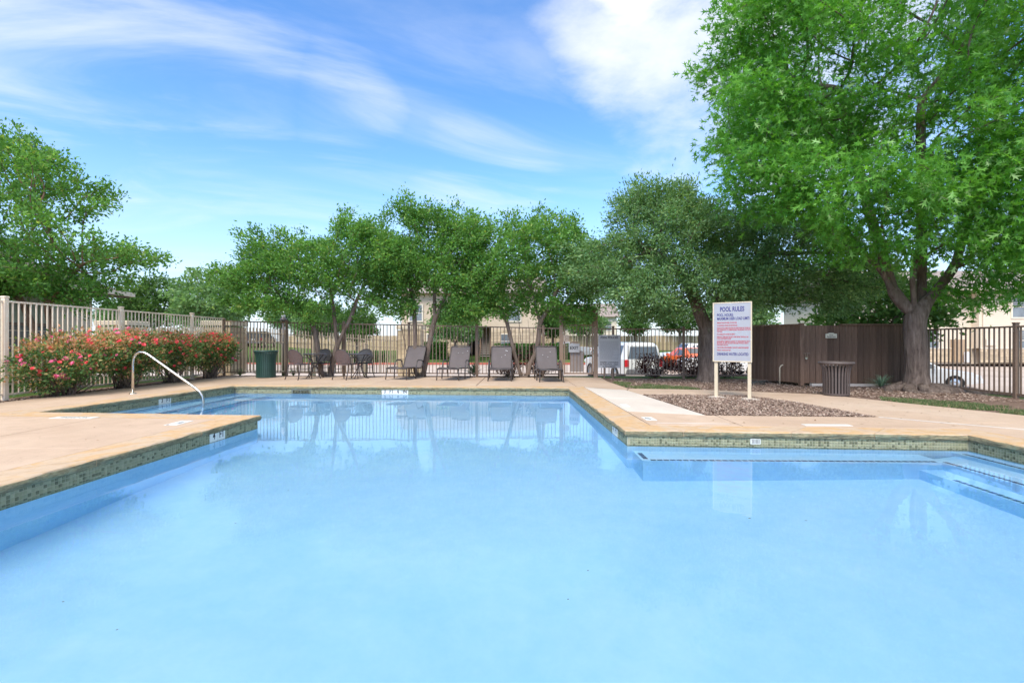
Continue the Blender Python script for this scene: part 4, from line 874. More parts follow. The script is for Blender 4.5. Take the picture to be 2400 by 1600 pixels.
m_ = MB(); m_.add([(-0.6, -0.8, 6.2), (14.3, -0.8, 6.2), (14.3, 4, 8.4), (-0.6, 4, 8.4), (14.3, 8.8, 6.2), (-0.6, 8.8, 6.2)], [(0, 1, 2, 3), (3, 2, 4, 5), (0, 3, 5), (1, 4, 2), (0, 5, 4, 1)]); m_.build('roof', MAT['roof2'], b2)
# distant gabled block seen over the gate
b3 = empty('apartment_building', (7.0, 82.0, 0.1)); tag(b3, 'distant gabled apartment roof seen beyond the gate', 'building')
m_ = MB(); m_.box((4, 4, 2.6), (13, 8, 5.2)); m_.build('wall', MAT['siding'], b3)
m_ = MB(); m_.add([(-3.0, -0.7, 5.1), (11, -0.7, 5.1), (11, 4, 7.6), (-3.0, 4, 7.6), (11, 8.7, 5.1), (-3.0, 8.7, 5.1)], [(0, 1, 2, 3), (3, 2, 4, 5), (0, 3, 5), (1, 4, 2), (0, 5, 4, 1)]); m_.build('roof', MAT['roof2'], b3)
m_ = MB(); m_.add([(4.0, -1.3, 4.9), (7.2, -1.3, 4.9), (5.6, -1.3, 6.6), (4.0, 2, 4.9), (7.2, 2, 4.9), (5.6, 3, 6.6)], [(0, 1, 2), (1, 4, 5, 2), (0, 2, 5, 3)]); m_.build('gable', MAT['roof2'], b3)
for sx, (xa, xb) in enumerate(((4.0, 5.6), (7.2, 5.6))): m_ = MB(); m_.bar((xa, -1.36, 4.9), (xb, -1.36, 6.62), 0.10, 0.22); m_.build('barge_board', MAT['trim'], b3)
for x in (0, 2.5, 9): window(b3, x, -0.02, 3.6, 1.2, 1.5); window(b3, x, -0.02, 1.2, 1.2, 1.4)
# single-storey clubhouse at the left
hx, hy = -12.45, 8.0; ha = R(94.5)                       # wall runs away from the camera; local +x along wall, wall faces local -y
b4 = empty('clubhouse', (hx, hy, 0), ha); tag(b4, 'low sage and cream clubhouse behind the left tree', 'building')
m_ = MB(); siding_wall(m_, -2.0, 7.2, 0, 2.55, -0.02, 0.19); m_.build('siding', MAT['siding'], b4)
m_ = MB(); m_.box((2.6, 4.0, 1.27), (9.19, 7.98, 2.56)); m_.build('core', MAT['siding'], b4)
for x in (-0.2, 2.85, 5.0):
    o = MB(); o.box((0, -0.03, 2.0), (1.25, 0.05, 0.95)); p = o.build('shutter_panel', MAT['siding2'], b4); p.location = (x, 0, 0)
    o = MB(); [o.box((dx, -0.06, 2.0), (0.02, 0.02, 0.93)) for dx in (-0.3, 0.0, 0.3)]; o.build('batten', simple('sage_batten', (0.33, 0.34, 0.27), 0.7), p)
    window(b4, x, -0.03, 0.92, 1.2, 1.2, simple('brown_trim', (0.22, 0.15, 0.12), 0.6), 0.07)
m_ = MB(); m_.add([(-2.6, -0.75, 2.62), (7.75, -0.75, 2.62), (5.6, 4.0, 4.6), (-2.6, 4.0, 4.6), (7.75, 8.7, 2.62), (-2.6, 8.7, 2.62), (-2.6, -0.75, 2.50), (7.75, -0.75, 2.50), (7.75, 8.7, 2.50), (-2.6, 8.7, 2.50)], [(0, 1, 2, 3), (1, 4, 2), (3, 2, 4, 5), (0, 6, 7, 1), (1, 7, 8, 4), (6, 9, 8, 7)]); m_.build('roof', MAT['roof'], b4)
m_ = MB(); m_.box((2.6, -0.81, 2.60), (10.5, 0.11, 0.13)); m_.box((7.81, 3.9, 2.60), (0.11, 9.3, 0.13)); m_.build('gutter', MAT['trim'], b4)
m_ = MB(); m_.box((0.4, -0.10, 0.28), (9.0, 0.10, 0.55)); m_.build('stone_plinth', MAT['stone'], b4)
# lamp post
lp = empty('lamp_post', (-9.55, 20.5, -0.55)); tag(lp, 'black lamp post with a glass bulb showing above the roses', 'lamp post')
m_ = MB(); m_.tube([(0, 0, 0), (0, 0, 2.55)], [0.07, 0.05], 10); m_.lathe([(0.05, 2.45), (0.13, 2.52), (0.13, 2.60), (0.06, 2.66)], 14); m_.build('pole', MAT['frame'], lp, smooth=True)
m_ = MB(); m_.lathe([(0.05, 2.66), (0.10, 2.74), (0.09, 2.86), (0.03, 2.96), (0, 2.97)], 14); m_.build('bulb', simple('lamp_glass', (0.7, 0.72, 0.74), 0.2), lp, smooth=True)
# far beige board fence beyond the road
bf = empty('board_fence', (-28, 60.5, 0.0)); tag(bf, 'tan board fence far beyond the road', 'fence')
m_ = MB(); m_.box((0, 0, 0.9), (0.28, 0.03, 1.8)); me_ = m_.mesh('board', simple('tan_board', (0.50, 0.38, 0.24), 0.85, 0.2, 2, per_obj=0.3))
for i in range(190): inst('board', me_, bf, (i * 0.31, 0, random.uniform(-.02, .02)))
for i in range(190, 250): inst('board', me_, bf, (i * 0.31, 0, random.uniform(-.02, .02)))

# ------------------------------------------------------------------ vehicles
def paint(name, col): return simple(name, col, 0.28, 0.03, 1.0, spec=0.5, coat=0.8)
MAT['paint_white'] = paint('white_car_paint', (0.74, 0.74, 0.73)); MAT['paint_orange'] = paint('orange_car_paint', (0.72, 0.12, 0.02)); MAT['paint_grey'] = paint('grey_car_paint', (0.33, 0.33, 0.34)); MAT['paint_dark'] = paint('dark_car_paint', (0.05, 0.05, 0.06)); MAT['paint_red'] = paint('red_car_paint', (0.42, 0.03, 0.04))
MAT['tyre'] = simple('tyre_rubber', (0.02, 0.02, 0.02), 0.85); MAT['rim'] = simple('alloy_rim', (0.55, 0.55, 0.56), 0.3, 0.05, metal=0.9); MAT['carglass'] = simple('tinted_glass', (0.08, 0.09, 0.10), 0.05, 0.2, 0.6, spec=0.9); MAT['lamp_red'] = simple('tail_lamp_red', (0.55, 0.02, 0.03), 0.2, 0.1); MAT['lamp_clear'] = simple('head_lamp', (0.7, 0.72, 0.74), 0.15, 0.05); MAT['bumper'] = simple('bumper_grey', (0.14, 0.14, 0.15), 0.6)
# stations: x (front +), bottom, belt, top, half width bottom, belt, top
KINDS_ = {
 'suv': (4.9, [(-2.42, .55, .98, 1.0, .88, .93, .90), (-2.36, .40, 1.05, 1.70, .92, .96, .72), (-2.05, .34, 1.06, 1.82, .94, .98, .74), (-0.6, .32, 1.05, 1.86, .95, .98, .76), (0.45, .32, 1.04, 1.80, .95, .98, .74), (1.15, .32, 1.04, 1.08, .95, .97, .88), (2.15, .34, .98, 1.02, .92, .94, .84), (2.40, .45, .80, .84, .82, .84, .72)], [(-2.0, -1.1), (-1.0, -0.1), (0.0, 0.7)], 0.38, (-1.45, 1.45)),
 'sedan': (4.6, [(-2.28, .45, .78, .80, .80, .82, .74), (-2.15, .30, .92, .96, .86, .88, .78), (-1.45, .26, .95, .99, .88, .90, .74), (-0.75, .24, .93, 1.40, .88, .90, .62), (0.25, .24, .91, 1.42, .88, .90, .62), (1.0, .24, .89, .93, .88, .89, .76), (2.0, .28, .72, .76, .84, .84, .70), (2.26, .36, .58, .62, .72, .74, .60)], [(-0.85, -0.2), (-0.1, 0.65)], 0.32, (-1.4, 1.38)),
 'pickup': (5.4, [(-2.7, .55, .98, 1.0, .90, .95, .93), (-2.6, .42, 1.02, 1.04, .92, .96, .94), (-0.75, .40, 1.04, 1.06, .94, .97, .94), (-0.6, .38, 1.05, 1.72, .94, .97, .70), (0.55, .38, 1.04, 1.74, .94, .97, .70), (1.2, .38, 1.04, 1.08, .94, .96, .86), (2.35, .40, .98, 1.02, .92, .93, .82), (2.65, .5, .8, .84, .82, .84, .72)], [(-0.5, 0.1), (0.2, 0.8)], 0.40, (-1.75, 1.65)),
}
def make_car(kind, name, label, loc, rz, mat, scale=1.0):
    ln, stn, wins, wr, axles = KINDS_[kind]; r = empty(name, loc, rz); r.scale = (scale,) * 3; tag(r, label, 'car' if kind != 'pickup' else 'truck', 'vehicles parked beyond the fence')
    mb = MB(); vs = []; fs = []; K = 10
    for (x, zb, ze, zt, wb, we, wt) in stn:
        ring = [(-wb, zb), (-we, zb + (ze - zb) * .5), (-we * 0.99, ze), (-wt, zt - 0.04 if zt - ze > .2 else zt - .005), (-wt * .8, zt), (wt * .8, zt), (wt, zt - 0.04 if zt - ze > .2 else zt - .005), (we * .99, ze), (we, zb + (ze - zb) * .5), (wb, zb)]
        vs += [(x, y, z) for y, z in ring]
    for i in range(len(stn) - 1):
        for k in range(K): fs.append((i * K + k, i * K + (k + 1) % K, (i + 1) * K + (k + 1) % K, (i + 1) * K + k))
    fs.append(tuple(range(K))); fs.append(tuple(range(len(stn) * K - 1, (len(stn) - 1) * K - 1, -1))); mb.add(vs, fs); mb.build('body', mat, r)
    def side(x, v, s):
        for i in range(len(stn) - 1):
            if stn[i][0] <= x <= stn[i + 1][0]:
                t = (x - stn[i][0]) / (stn[i + 1][0] - stn[i][0]); q = [stn[i][j] * (1 - t) + stn[i + 1][j] * t for j in range(7)]
                return Vector((x, s * ((q[5] * .99) * (1 - v) + q[6] * v + 0.012), q[2] * (1 - v) + (q[3] - .04) * v))
    for s in (-1, 1):
        for (xa, xb) in wins:
            m_ = MB(); m_.add([side(xa, .10, s), side(xb, .10, s), side(xb, .86, s), side(xa, .86, s)], [(0, 1, 2, 3)]); m_.build('side_window', MAT['carglass'], r)
    def cross(i, j, ra, rb, name_):
        A, B = stn[i], stn[j]; pt = lambda S, T, f, y: None
        q = []
        for f, sy in ((ra, -1), (ra, 1), (rb, 1), (rb, -1)):
            x = A[0] + (B[0] - A[0]) * f; z = A[3] + (B[3] - A[3]) * f; w = (A[6] + (B[6] - A[6]) * f) * .88; q.append(Vector((x, sy * w, z)))
        nrm_ = (q[1] - q[0]).cross(q[3] - q[0]).normalized(); nrm_ = nrm_ if nrm_.z > 0 or abs(nrm_.z) < .2 else -nrm_
        if (nrm_.x > 0) != (B[3] < A[3]): nrm_ = -nrm_
        m_ = MB(); m_.add([p + nrm_ * 0.012 for p in q], [(0, 1, 2, 3)]); m_.build(name_, MAT['carglass'], r)
    cross(4, 5, .10, .92, 'windscreen')
    cross({'suv': 0, 'sedan': 2, 'pickup': 2}[kind], {'suv': 1, 'sedan': 3, 'pickup': 3}[kind], .22 if kind != 'suv' else .12, .9, 'rear_window')
    for xa in axles:
        for s in (-1, 1):
            w = MB(); w.lathe([(wr * .6, -.11), (wr * .93, -.11), (wr, -.07), (wr, .07), (wr * .93, .11), (wr * .6, .11)], 20, axis='Y'); wo_ = w.build('wheel', MAT['tyre'], r, smooth=False); wo_.location = (xa, s * (stn[3][4] - .06), wr)
            w = MB(); w.lathe([(0, .09), (wr * .2, .10), (wr * .58, .075), (wr * .63, .09), (wr * .63, -.09), (wr * .58, -.075), (wr * .2, -.10), (0, -.09)], 14, axis='Y'); w.build('rim', MAT['rim'], wo_)
    A, B = stn[0], stn[1]
    for s in (-1, 1):
        zt = B[2]; m_ = MB(); m_.bbox((stn[0][0] - .0 + (0.02 if kind == 'suv' else .04), s * (B[5] - .12), zt - (.16 if kind == 'suv' else .14)), (.14, .20, .32 if kind != 'sedan' else .15), .03); m_.build('tail_lamp', MAT['lamp_red'], r)
        F = stn[-2]; m_ = MB(); m_.bbox((F[0] + .12, s * (F[5] - .16), F[2] - .12), (.24, .26, .14), .03); m_.build('headlamp', MAT['lamp_clear'], r)
        m_ = MB(); m_.bbox((.78 if kind != 'sedan' else .70, s * (stn[4][5] + .09), stn[4][2] + .08), (.10, .18, .13), .02); m_.build('mirror', mat, r)
    m_ = MB(); m_.bbox((stn[0][0] + .0, 0, .52 if kind != 'sedan' else .42), (.20, 1.7, .22), .04); m_.build('rear_bumper', MAT['bumper'] if kind != 'sedan' else mat, r)
    m_ = MB(); m_.bbox((stn[-1][0] - .04, 0, .42), (.22, 1.45, .20), .04); m_.build('front_bumper', MAT['bumper'] if kind != 'sedan' else mat, r)
    m_ = MB(); m_.box((stn[-1][0] + .0, 0, stn[-1][2] - .05), (.05, .9, .10)); m_.build('grille', MAT['bumper'], r)
    m_ = MB(); m_.box((stn[0][0] - (0.012 if kind == 'suv' else .012), 0, stn[1][2] - .20), (.03, .34, .15)); m_.build('number_plate', MAT['white'], r)
    return r
def on(x, y, dz=-0.0): return (x, y, hgt(x, y) - 0.02 + dz)
make_car('suv', 'parked_car', 'white SUV seen from behind through the fence right of the gate', on(5.39, 24.6), R(104), MAT['paint_white'], 1.0)
make_car('suv', 'parked_car', 'white SUV side-on beside the live oak trunk', on(11.6, 27.2), R(178), MAT['paint_white'], 0.92)
make_car('sedan', 'parked_car', 'orange hatchback between the two white SUVs', on(11.3, 31.5), R(100), MAT['paint_orange'], 1.05)
make_car('pickup', 'parked_truck', 'white pickup truck parked far behind the orange car', on(13.6, 37.0), R(188), MAT['paint_white'], 1.0)
make_car('sedan', 'parked_car', 'grey sedan seen through the pool gate', on(4.9, 47.5), R(188), MAT['paint_grey'], 1.1)
make_car('sedan', 'parked_car', 'white sedan with its nose showing behind the large oak trunk', on(16.7, 20.6, -0.05), R(-30), MAT['paint_white'], 0.92)
make_car('suv', 'parked_car', 'dark SUV on the far lawn left of the first tree trunk', on(-29.3, 57.5), R(95), MAT['paint_dark'], 0.95)
make_car('sedan', 'parked_car', 'red car partly hidden by the limestone pier', on(-32.6, 58.0), R(90), MAT['paint_red'], 1.0)
make_car('sedan', 'parked_car', 'white car far behind the policies board', on(9.6, 50.0), R(180), MAT['paint_white'], 1.0)
# ------------------------------------------------------------------ vegetation
def leaf_mat(name, stops, trans=0.35, rough=0.5, tint=(1.1, 1.15, 0.55), gain=1.0, spec=0.22):
    stops = [(p, tuple(min(.9, v * gain) for v in c)) for p, c in stops]; m = M2(name); at = m.n('ShaderNodeAttribute'); at.attribute_name = 'rnd'; c = m.ramp(at.outputs['Fac'], stops)
    b = m.n('ShaderNodeBsdfPrincipled'); m.l(c, b.inputs['Base Color']); b.inputs['Roughness'].default_value = rough; b.inputs['Specular IOR Level'].default_value = spec
    t = m.n('ShaderNodeBsdfTranslucent'); m.l(m.mix(1.0, c, tint, 'MULTIPLY'), t.inputs[0])
    mx_ = m.n('ShaderNodeMixShader'); mx_.inputs[0].default_value = trans; m.l(b.outputs[0], mx_.inputs[1]); m.l(t.outputs[0], mx_.inputs[2]); m.l(mx_.outputs[0], m.out.inputs[0]); return m.m
MAT['leaf_crape'] = leaf_mat('crape_myrtle_leaves', [(0, (0.05, 0.12, 0.03)), (0.5, (0.092, 0.20, 0.048)), (0.85, (0.15, 0.285, 0.07)), (1, (0.23, 0.29, 0.075))], 0.5, gain=1.58)
MAT['leaf_oak'] = leaf_mat('red_oak_leaves', [(0, (0.042, 0.145, 0.02)), (0.5, (0.085, 0.23, 0.03)), (0.85, (0.135, 0.31, 0.05)), (1, (0.17, 0.37, 0.09))], 0.5, 0.36, gain=1.55, spec=0.5)
MAT['leaf_live'] = leaf_mat('live_oak_leaves', [(0, (0.055, 0.115, 0.04)), (0.5, (0.105, 0.195, 0.075)), (0.85, (0.17, 0.27, 0.12)), (1, (0.24, 0.33, 0.12))], 0.45, 0.45, gain=1.55, spec=0.35)
MAT['leaf_far'] = leaf_mat('far_tree_leaves', [(0, (0.05, 0.12, 0.03)), (0.5, (0.085, 0.18, 0.045)), (1, (0.15, 0.25, 0.07))], 0.35, 0.6)
MAT['leaf_rose'] = leaf_mat('rose_leaves', [(0, (0.04, 0.095, 0.035)), (0.4, (0.075, 0.16, 0.055)), (0.68, (0.15, 0.22, 0.075)), (0.80, (0.34, 0.26, 0.12)), (1, (0.46, 0.25, 0.15))], 0.42, 0.45, (1.1, 1.0, 0.6), 1.65)
MAT['leaf_purple'] = leaf_mat('burgundy_leaves', [(0, (0.045, 0.014, 0.016)), (0.6, (0.10, 0.032, 0.032)), (1, (0.20, 0.10, 0.07))], 0.3, 0.5, (1.2, 0.8, 0.7))
MAT['leaf_hedge'] = leaf_mat('clipped_hedge_leaves', [(0, (0.03, 0.10, 0.02)), (0.6, (0.06, 0.17, 0.03)), (1, (0.10, 0.24, 0.05))], 0.3, 0.5)
def bark_mat(name, c0, c1, c2, sc=1.0):
    m = M2(name); co = m.coord(scale=(9 * sc, 9 * sc, 1.6 * sc)); a = m.noise(co, 1.6, 7, 0.68, 0.6); v = m.noise(m.coord(scale=(22 * sc, 22 * sc, 2.6 * sc)), 1.6, 5, 0.7)
    c = m.ramp(a, [(0.3, c0), (0.52, c1), (0.72, c2)]); m.bsdf(c, 0.9, 0, 0.2, m.bump(m.math('ADD', a, v), 0.85, 0.03)); return m.m
MAT['bark_crape'] = bark_mat('crape_myrtle_bark', (0.11, 0.082, 0.066), (0.21, 0.16, 0.13), (0.34, 0.25, 0.20), 0.7)
MAT['bark_crape2'] = bark_mat('crape_myrtle_bark_tan', (0.14, 0.082, 0.056), (0.26, 0.155, 0.105), (0.38, 0.25, 0.17), 0.7)
MAT['bark_oak'] = bark_mat('oak_bark', (0.08, 0.058, 0.047), (0.18, 0.137, 0.112), (0.30, 0.235, 0.195), 1.0)

def grow(starts, attr, step, infl, kill, iters, up=0.05):
    pos = []; par = []
    for pl in starts:
        prev = -1 if not pos else None
        for k, p in enumerate(pl):
            p = np.array(p, float)
            if k == 0:
                if pos:
                    d = np.linalg.norm(np.array(pos) - p, axis=1); j = int(d.argmin())
                    if d[j] < 0.05: prev = j; continue
                    par.append(j if d[j] < 0.6 else -1); pos.append(p); prev = len(pos) - 1; continue
                par.append(-1); pos.append(p); prev = 0; continue
            a = pos[prev]; n = max(1, int(np.linalg.norm(p - a) / step))
            for q in range(1, n + 1): pos.append(a + (p - a) * q / n); par.append(prev); prev = len(pos) - 1
    nfix = len(pos); A = np.array(attr); alive = np.ones(len(A), bool); P = np.array(pos)
    dist = np.full(len(A), 1e9); near = np.zeros(len(A), int)
    def upd(newP, off):
        for c in range(0, len(newP), 400):
            D = np.linalg.norm(A[:, None] - newP[None, c:c + 400], axis=2); j = D.argmin(1); dm = D[np.arange(len(A)), j]; b = dm < dist; dist[b] = dm[b]; near[b] = j[b] + off + c
    upd(P, 0); pos = list(P)
    for it in range(iters):
        alive &= dist > kill
        act = alive & (dist < infl)
        if not act.any():
            if not alive.any(): break
            k = np.where(alive)[0][dist[alive].argmin()]; act = np.zeros_like(alive); act[k] = True
        idx = np.where(act)[0]; nn = near[idx]; PP = np.array(pos)[nn]; v = A[idx] - PP; v /= np.linalg.norm(v, axis=1)[:, None] + 1e-9
        u, inv = np.unique(nn, return_inverse=True); acc = np.zeros((len(u), 3)); np.add.at(acc, inv, v); acc += np.random.normal(0, 0.12, acc.shape); acc[:, 2] += up; acc /= np.linalg.norm(acc, axis=1)[:, None] + 1e-9
        newp = np.array(pos)[u] + acc * step; off = len(pos); pos += list(newp); par += list(u); upd(newp, off)
        if len(pos) > 14000: break
    return np.array(pos), np.array(par), nfix
def radii(par, r_tip, r_base, n=2.35):
    N_ = len(par); ch = np.zeros(N_); acc = np.zeros(N_); r = np.zeros(N_)
    for i in range(N_ - 1, -1, -1):
        r[i] = max(r_tip, acc[i] ** (1 / n)) if acc[i] > 0 else r_tip
        if par[i] >= 0: acc[par[i]] += r[i] ** n; ch[par[i]] += 1
    roots = [i for i in range(N_) if par[i] < 0]; mx_ = max(r[i] for i in roots); k = math.log(r_base / r_tip) / math.log(mx_ / r_tip)
    return r_tip * (r / r_tip) ** k, ch
def branch_mesh(pos, par, rad, mat, name='trunk', min_r=0.0, flare=0.0, lump=0.0):
    N_ = len(par); kids = [[] for _ in range(N_)]
    for i, p in enumerate(par):
        if p >= 0: kids[p].append(i)
    V, F = [], []; vcount = 0; stack = [(i, None) for i in range(N_) if par[i] < 0]; base_z = pos[:, 2].min()
    while stack:
        s, parent = stack.pop(); chain = [s]
        while True:
            ks = kids[chain[-1]]
            if not ks: break
            ks = sorted(ks, key=lambda k: -rad[k]); chain.append(ks[0])
            for k in ks[1:]: stack.append((k, chain[-2]))
        pts = [pos[c] for c in chain]; rr = [rad[c] for c in chain]
        if parent is not None: pts = [pos[parent]] + pts; rr = [min(rad[parent] * 0.9, rr[0] * 1.25)] + rr
        if max(rr) < min_r or len(pts) < 2: continue
        P = np.array(pts); r = np.array(rr)
        if len(P) > 3:
            for _ in range(2): P[1:-1] = (P[:-2] + 2 * P[1:-1] + P[2:]) / 4
        n = 14 if r.max() > 0.12 else 9 if r.max() > 0.035 else 5 if r.max() > 0.012 else 3
        T = np.gradient(P, axis=0); T /= np.linalg.norm(T, axis=1)[:, None] + 1e-9; x = np.cross(T[0], [0.3, 0.9, 0.1]); x /= np.linalg.norm(x)
        a = 2 * np.pi * np.arange(n) / n
        for i in range(len(P)):
            x = x - T[i] * x.dot(T[i]); x /= np.linalg.norm(x) + 1e-9; y = np.cross(T[i], x); k = r[i]
            if flare and parent is None: k = k * (1 + flare * math.exp(-(P[i, 2] - base_z) / 0.16))
            q = np.full(n, k)
            if lump: q = q * (1 + lump * np.array([vnoise(math.cos(t) * 1.7 + 5, math.sin(t) * 1.7 + P[i, 2] * 1.4) for t in a]) + (0.5 * flare * math.exp(-(P[i, 2] - base_z) / 0.14) * np.cos(5 * a + 1) if flare and parent is None else 0))
            V.append(P[i] + (np.cos(a)[:, None] * x + np.sin(a)[:, None] * y) * q[:, None])
        for i in range(len(P) - 1):
            b0 = vcount + i * n; k = np.arange(n); j = (k + 1) % n; F.append(np.stack([b0 + k, b0 + j, b0 + n + j, b0 + n + k], 1))
        vcount += len(P) * n
    return mesh_np(name, np.concatenate(V), np.concatenate(F), mat, smooth=True)
DIAMOND = [np.array([(0, 0), (0.42, 0.26), (1, 0), (0.42, -0.26)])]
NARROW = [np.array([(0, 0), (0.45, 0.19), (1, 0), (0.45, -0.19)])]
LOBED = [np.array([(0, 0.02), (0.5, 0.11), (1.0, 0), (0.5, -0.11)])] + [np.array([(0.16, 0), (0.30, s * 0.14), (0.50, s * 0.44), (0.34, s * 0.10)]) for s in (1, -1)] + [np.array([(0.42, 0), (0.58, s * 0.16), (0.84, s * 0.38), (0.66, s * 0.07)]) for s in (1, -1)]
def leaves(centers, outward, size, shape, rs, flat=0.6, droop=0.0, name='crown', mat=None, bright=None):
    "oriented leaf faces; outward = preferred growing direction"
    n = len(centers); d = outward + rs.normal(0, 0.75, (n, 3)); d[:, 2] -= droop; d /= np.linalg.norm(d, axis=1)[:, None] + 1e-9
    nr = rs.normal(0, 1 - flat, (n, 3)) + np.array([0, 0, 1.0]) * flat + outward * 0.35 * flat; s = np.cross(nr, d); s /= np.linalg.norm(s, axis=1)[:, None] + 1e-9
    sz = size * rs.uniform(0.5, 1.45, n); V = []; K = len(shape)
    for sh in shape:
        for (u, w) in sh: V.append(centers + d * (u * sz)[:, None] + s * (w * sz)[:, None] + np.cross(d, s) * (0.10 * abs(w) * sz)[:, None])
    V = np.stack(V, 1).reshape(-1, 3); F = np.arange(4 * K * n).reshape(-1, 4); rv = np.clip(rs.normal(0.5, 0.2, n) + (bright if bright is not None else 0), 0, 1); return mesh_np(name, V, F, mat, np.repeat(rv, K))
def sample_lobes(lobes, n, rs, shell=0.35):
    vol = np.array([(l[3] * l[4] * l[5]) ** 0.62 for l in lobes]); pick = rs.choice(len(lobes), n, p=vol / vol.sum()); u = rs.normal(0, 1, (n, 3)); u /= np.linalg.norm(u, axis=1)[:, None]
    rr = rs.uniform(shell ** 3, 1, n) ** (1 / 3); L_ = np.array(lobes)[pick]; return L_[:, :3] + u * rr[:, None] * L_[:, 3:6]
def blobs(env, n, r0, r1, flat, seed, lo=0.35):
    "many small leaf masses spread through the crown's envelope, with gaps between them"
    rs = np.random.RandomState(seed); E = np.array(env); w = (E[:, 3] * E[:, 4] * E[:, 5]) ** 0.66; out = []
    for k in rs.choice(len(E), n, p=w / w.sum()):
        u = rs.normal(0, 1, 3); u /= np.linalg.norm(u); r = rs.uniform(r0, r1); c = E[k, :3] + u * rs.uniform(lo, 1.0) ** 0.5 * np.maximum(E[k, 3:6] - np.array([r, r, r * flat]) * 0.75, 0.02); out.append((*c, r, r, r * flat))
    return out
def make_tree(name, label, cat, group, base, starts, lobes, n_attr, step, r_tip, r_base, nleaf, size, shape, leafm, barkm, seed, spread=0.2, flare=0.0, lump=0.0, flat=0.42, droop=0.0, whips=0, infl=None, z=-0.03, tip_r=2.2):
    rs = np.random.RandomState(seed); np.random.seed(seed)
    A = sample_lobes(lobes, n_attr, rs, 0.15); pos, par, nfix = grow(starts, A, step, infl or step * 9, step * 1.7, 110)
    if whips:                                        # long shoots standing out of the crown
        tips = np.setdiff1d(np.arange(len(par)), par); tips = tips[tips >= nfix]; hi = tips[np.argsort(-pos[tips, 2])][:whips * 3]; add_p, add_r = [], []
        for t in rs.choice(hi, min(whips, len(hi)), False):
            prev = t; d = np.array([rs.normal(0, .45), rs.normal(0, .45), 1.0]); d /= np.linalg.norm(d); p = pos[t]
            for k in range(rs.randint(3, 6)): p = p + d * step * 0.8; add_p.append(p); add_r.append(prev); prev = len(par) + len(add_p) - 1
        pos = np.concatenate([pos, np.array(add_p)]); par = np.concatenate([par, np.array(add_r)])
    rad, ch = radii(par, r_tip, r_base)
    root = empty(name, (*base, z)); tag(root, label, cat, group)
    o = bpy.data.objects.new('trunk', branch_mesh(pos, par, rad, barkm, flare=flare, lump=lump)); link(o, root)
    cand = np.where((rad < r_tip * tip_r) & (np.arange(len(par)) >= nfix))[0]
    w = np.where(ch[cand] == 0, 2.0, 1.0); pick = cand[rs.choice(len(cand), nleaf, p=w / w.sum())]
    c0 = np.mean(pos[nfix:], axis=0) - np.array([0, 0, 0.6]); out = pos[pick] - pos[np.maximum(par[pick], 0)]; out /= np.linalg.norm(out, axis=1)[:, None] + 1e-9
    fr = rs.rand(nleaf)[:, None]; cen = pos[np.maximum(par[pick], 0)] * (1 - fr) + pos[pick] * fr + rs.normal(0, spread, (nleaf, 3)) * np.array([1, 1, 0.75])
    rad_out = cen - c0; rad_out /= np.linalg.norm(rad_out, axis=1)[:, None] + 1e-9
    clump = (np.sin(pick * 12.9898) * 43758.5453) % 1 - 0.5
    o = bpy.data.objects.new('crown', leaves(cen, out * 0.6 + rad_out * 0.5, size, shape, rs, flat, droop, 'crown', leafm, clump * 0.45)); link(o, root)
    return root
def arc(p0, p1, p2, n=6):
    p0, p1, p2 = map(np.array, (p0, p1, p2)); return [tuple((1 - t) ** 2 * p0 + 2 * t * (1 - t) * p1 + t * t * p2) for t in np.linspace(0, 1, n)]
CG = 'crape myrtles round the pool yard'
make_tree('crape_myrtle', 'multi-stemmed crape myrtle in front of the clubhouse', 'tree', CG, (-11.05, 11.7), [arc((-0.10, 0, 0), (-0.18, 0, 1.2), (-0.75, 0.1, 2.1)), arc((0.12, 0.05, 0), (0.15, 0, 1.2), (-0.05, 0, 2.0)), arc((-0.05, 0, 2.0), (0.5, -.1, 2.4), (0.9, -.2, 2.9)), arc((-0.05, 0, 2.0), (-.1, .1, 2.7), (-0.15, .1, 3.3)), arc((-.75, .1, 2.1), (-.9, .1, 2.5), (-.6, -.1, 3.2)), arc((-.75, .1, 2.1), (-1.2, .2, 2.5), (-1.7, .1, 3.1))],
  blobs([(-1.0, 0, 4.3, 2.8, 2.5, 1.5), (1.0, 0, 3.5, 2.0, 1.9, 1.1), (1.9, 0, 3.1, 1.1, 1.2, .8), (0.4, -0.2, 2.55, 1.6, 1.5, 0.6), (0.9, 0, 2.3, 1.3, 1.2, .6), (-1.4, 0, 2.7, 1.3, 1.4, 0.6), (-1.2, 0, 5.6, 1.0, 1.0, .55)], 52, 0.45, 0.85, 0.45, 1), 2300, 0.105, 0.005, 0.10, 38000, 0.085, DIAMOND, MAT['leaf_crape'], MAT['bark_crape2'], 21, 0.11, whips=40)
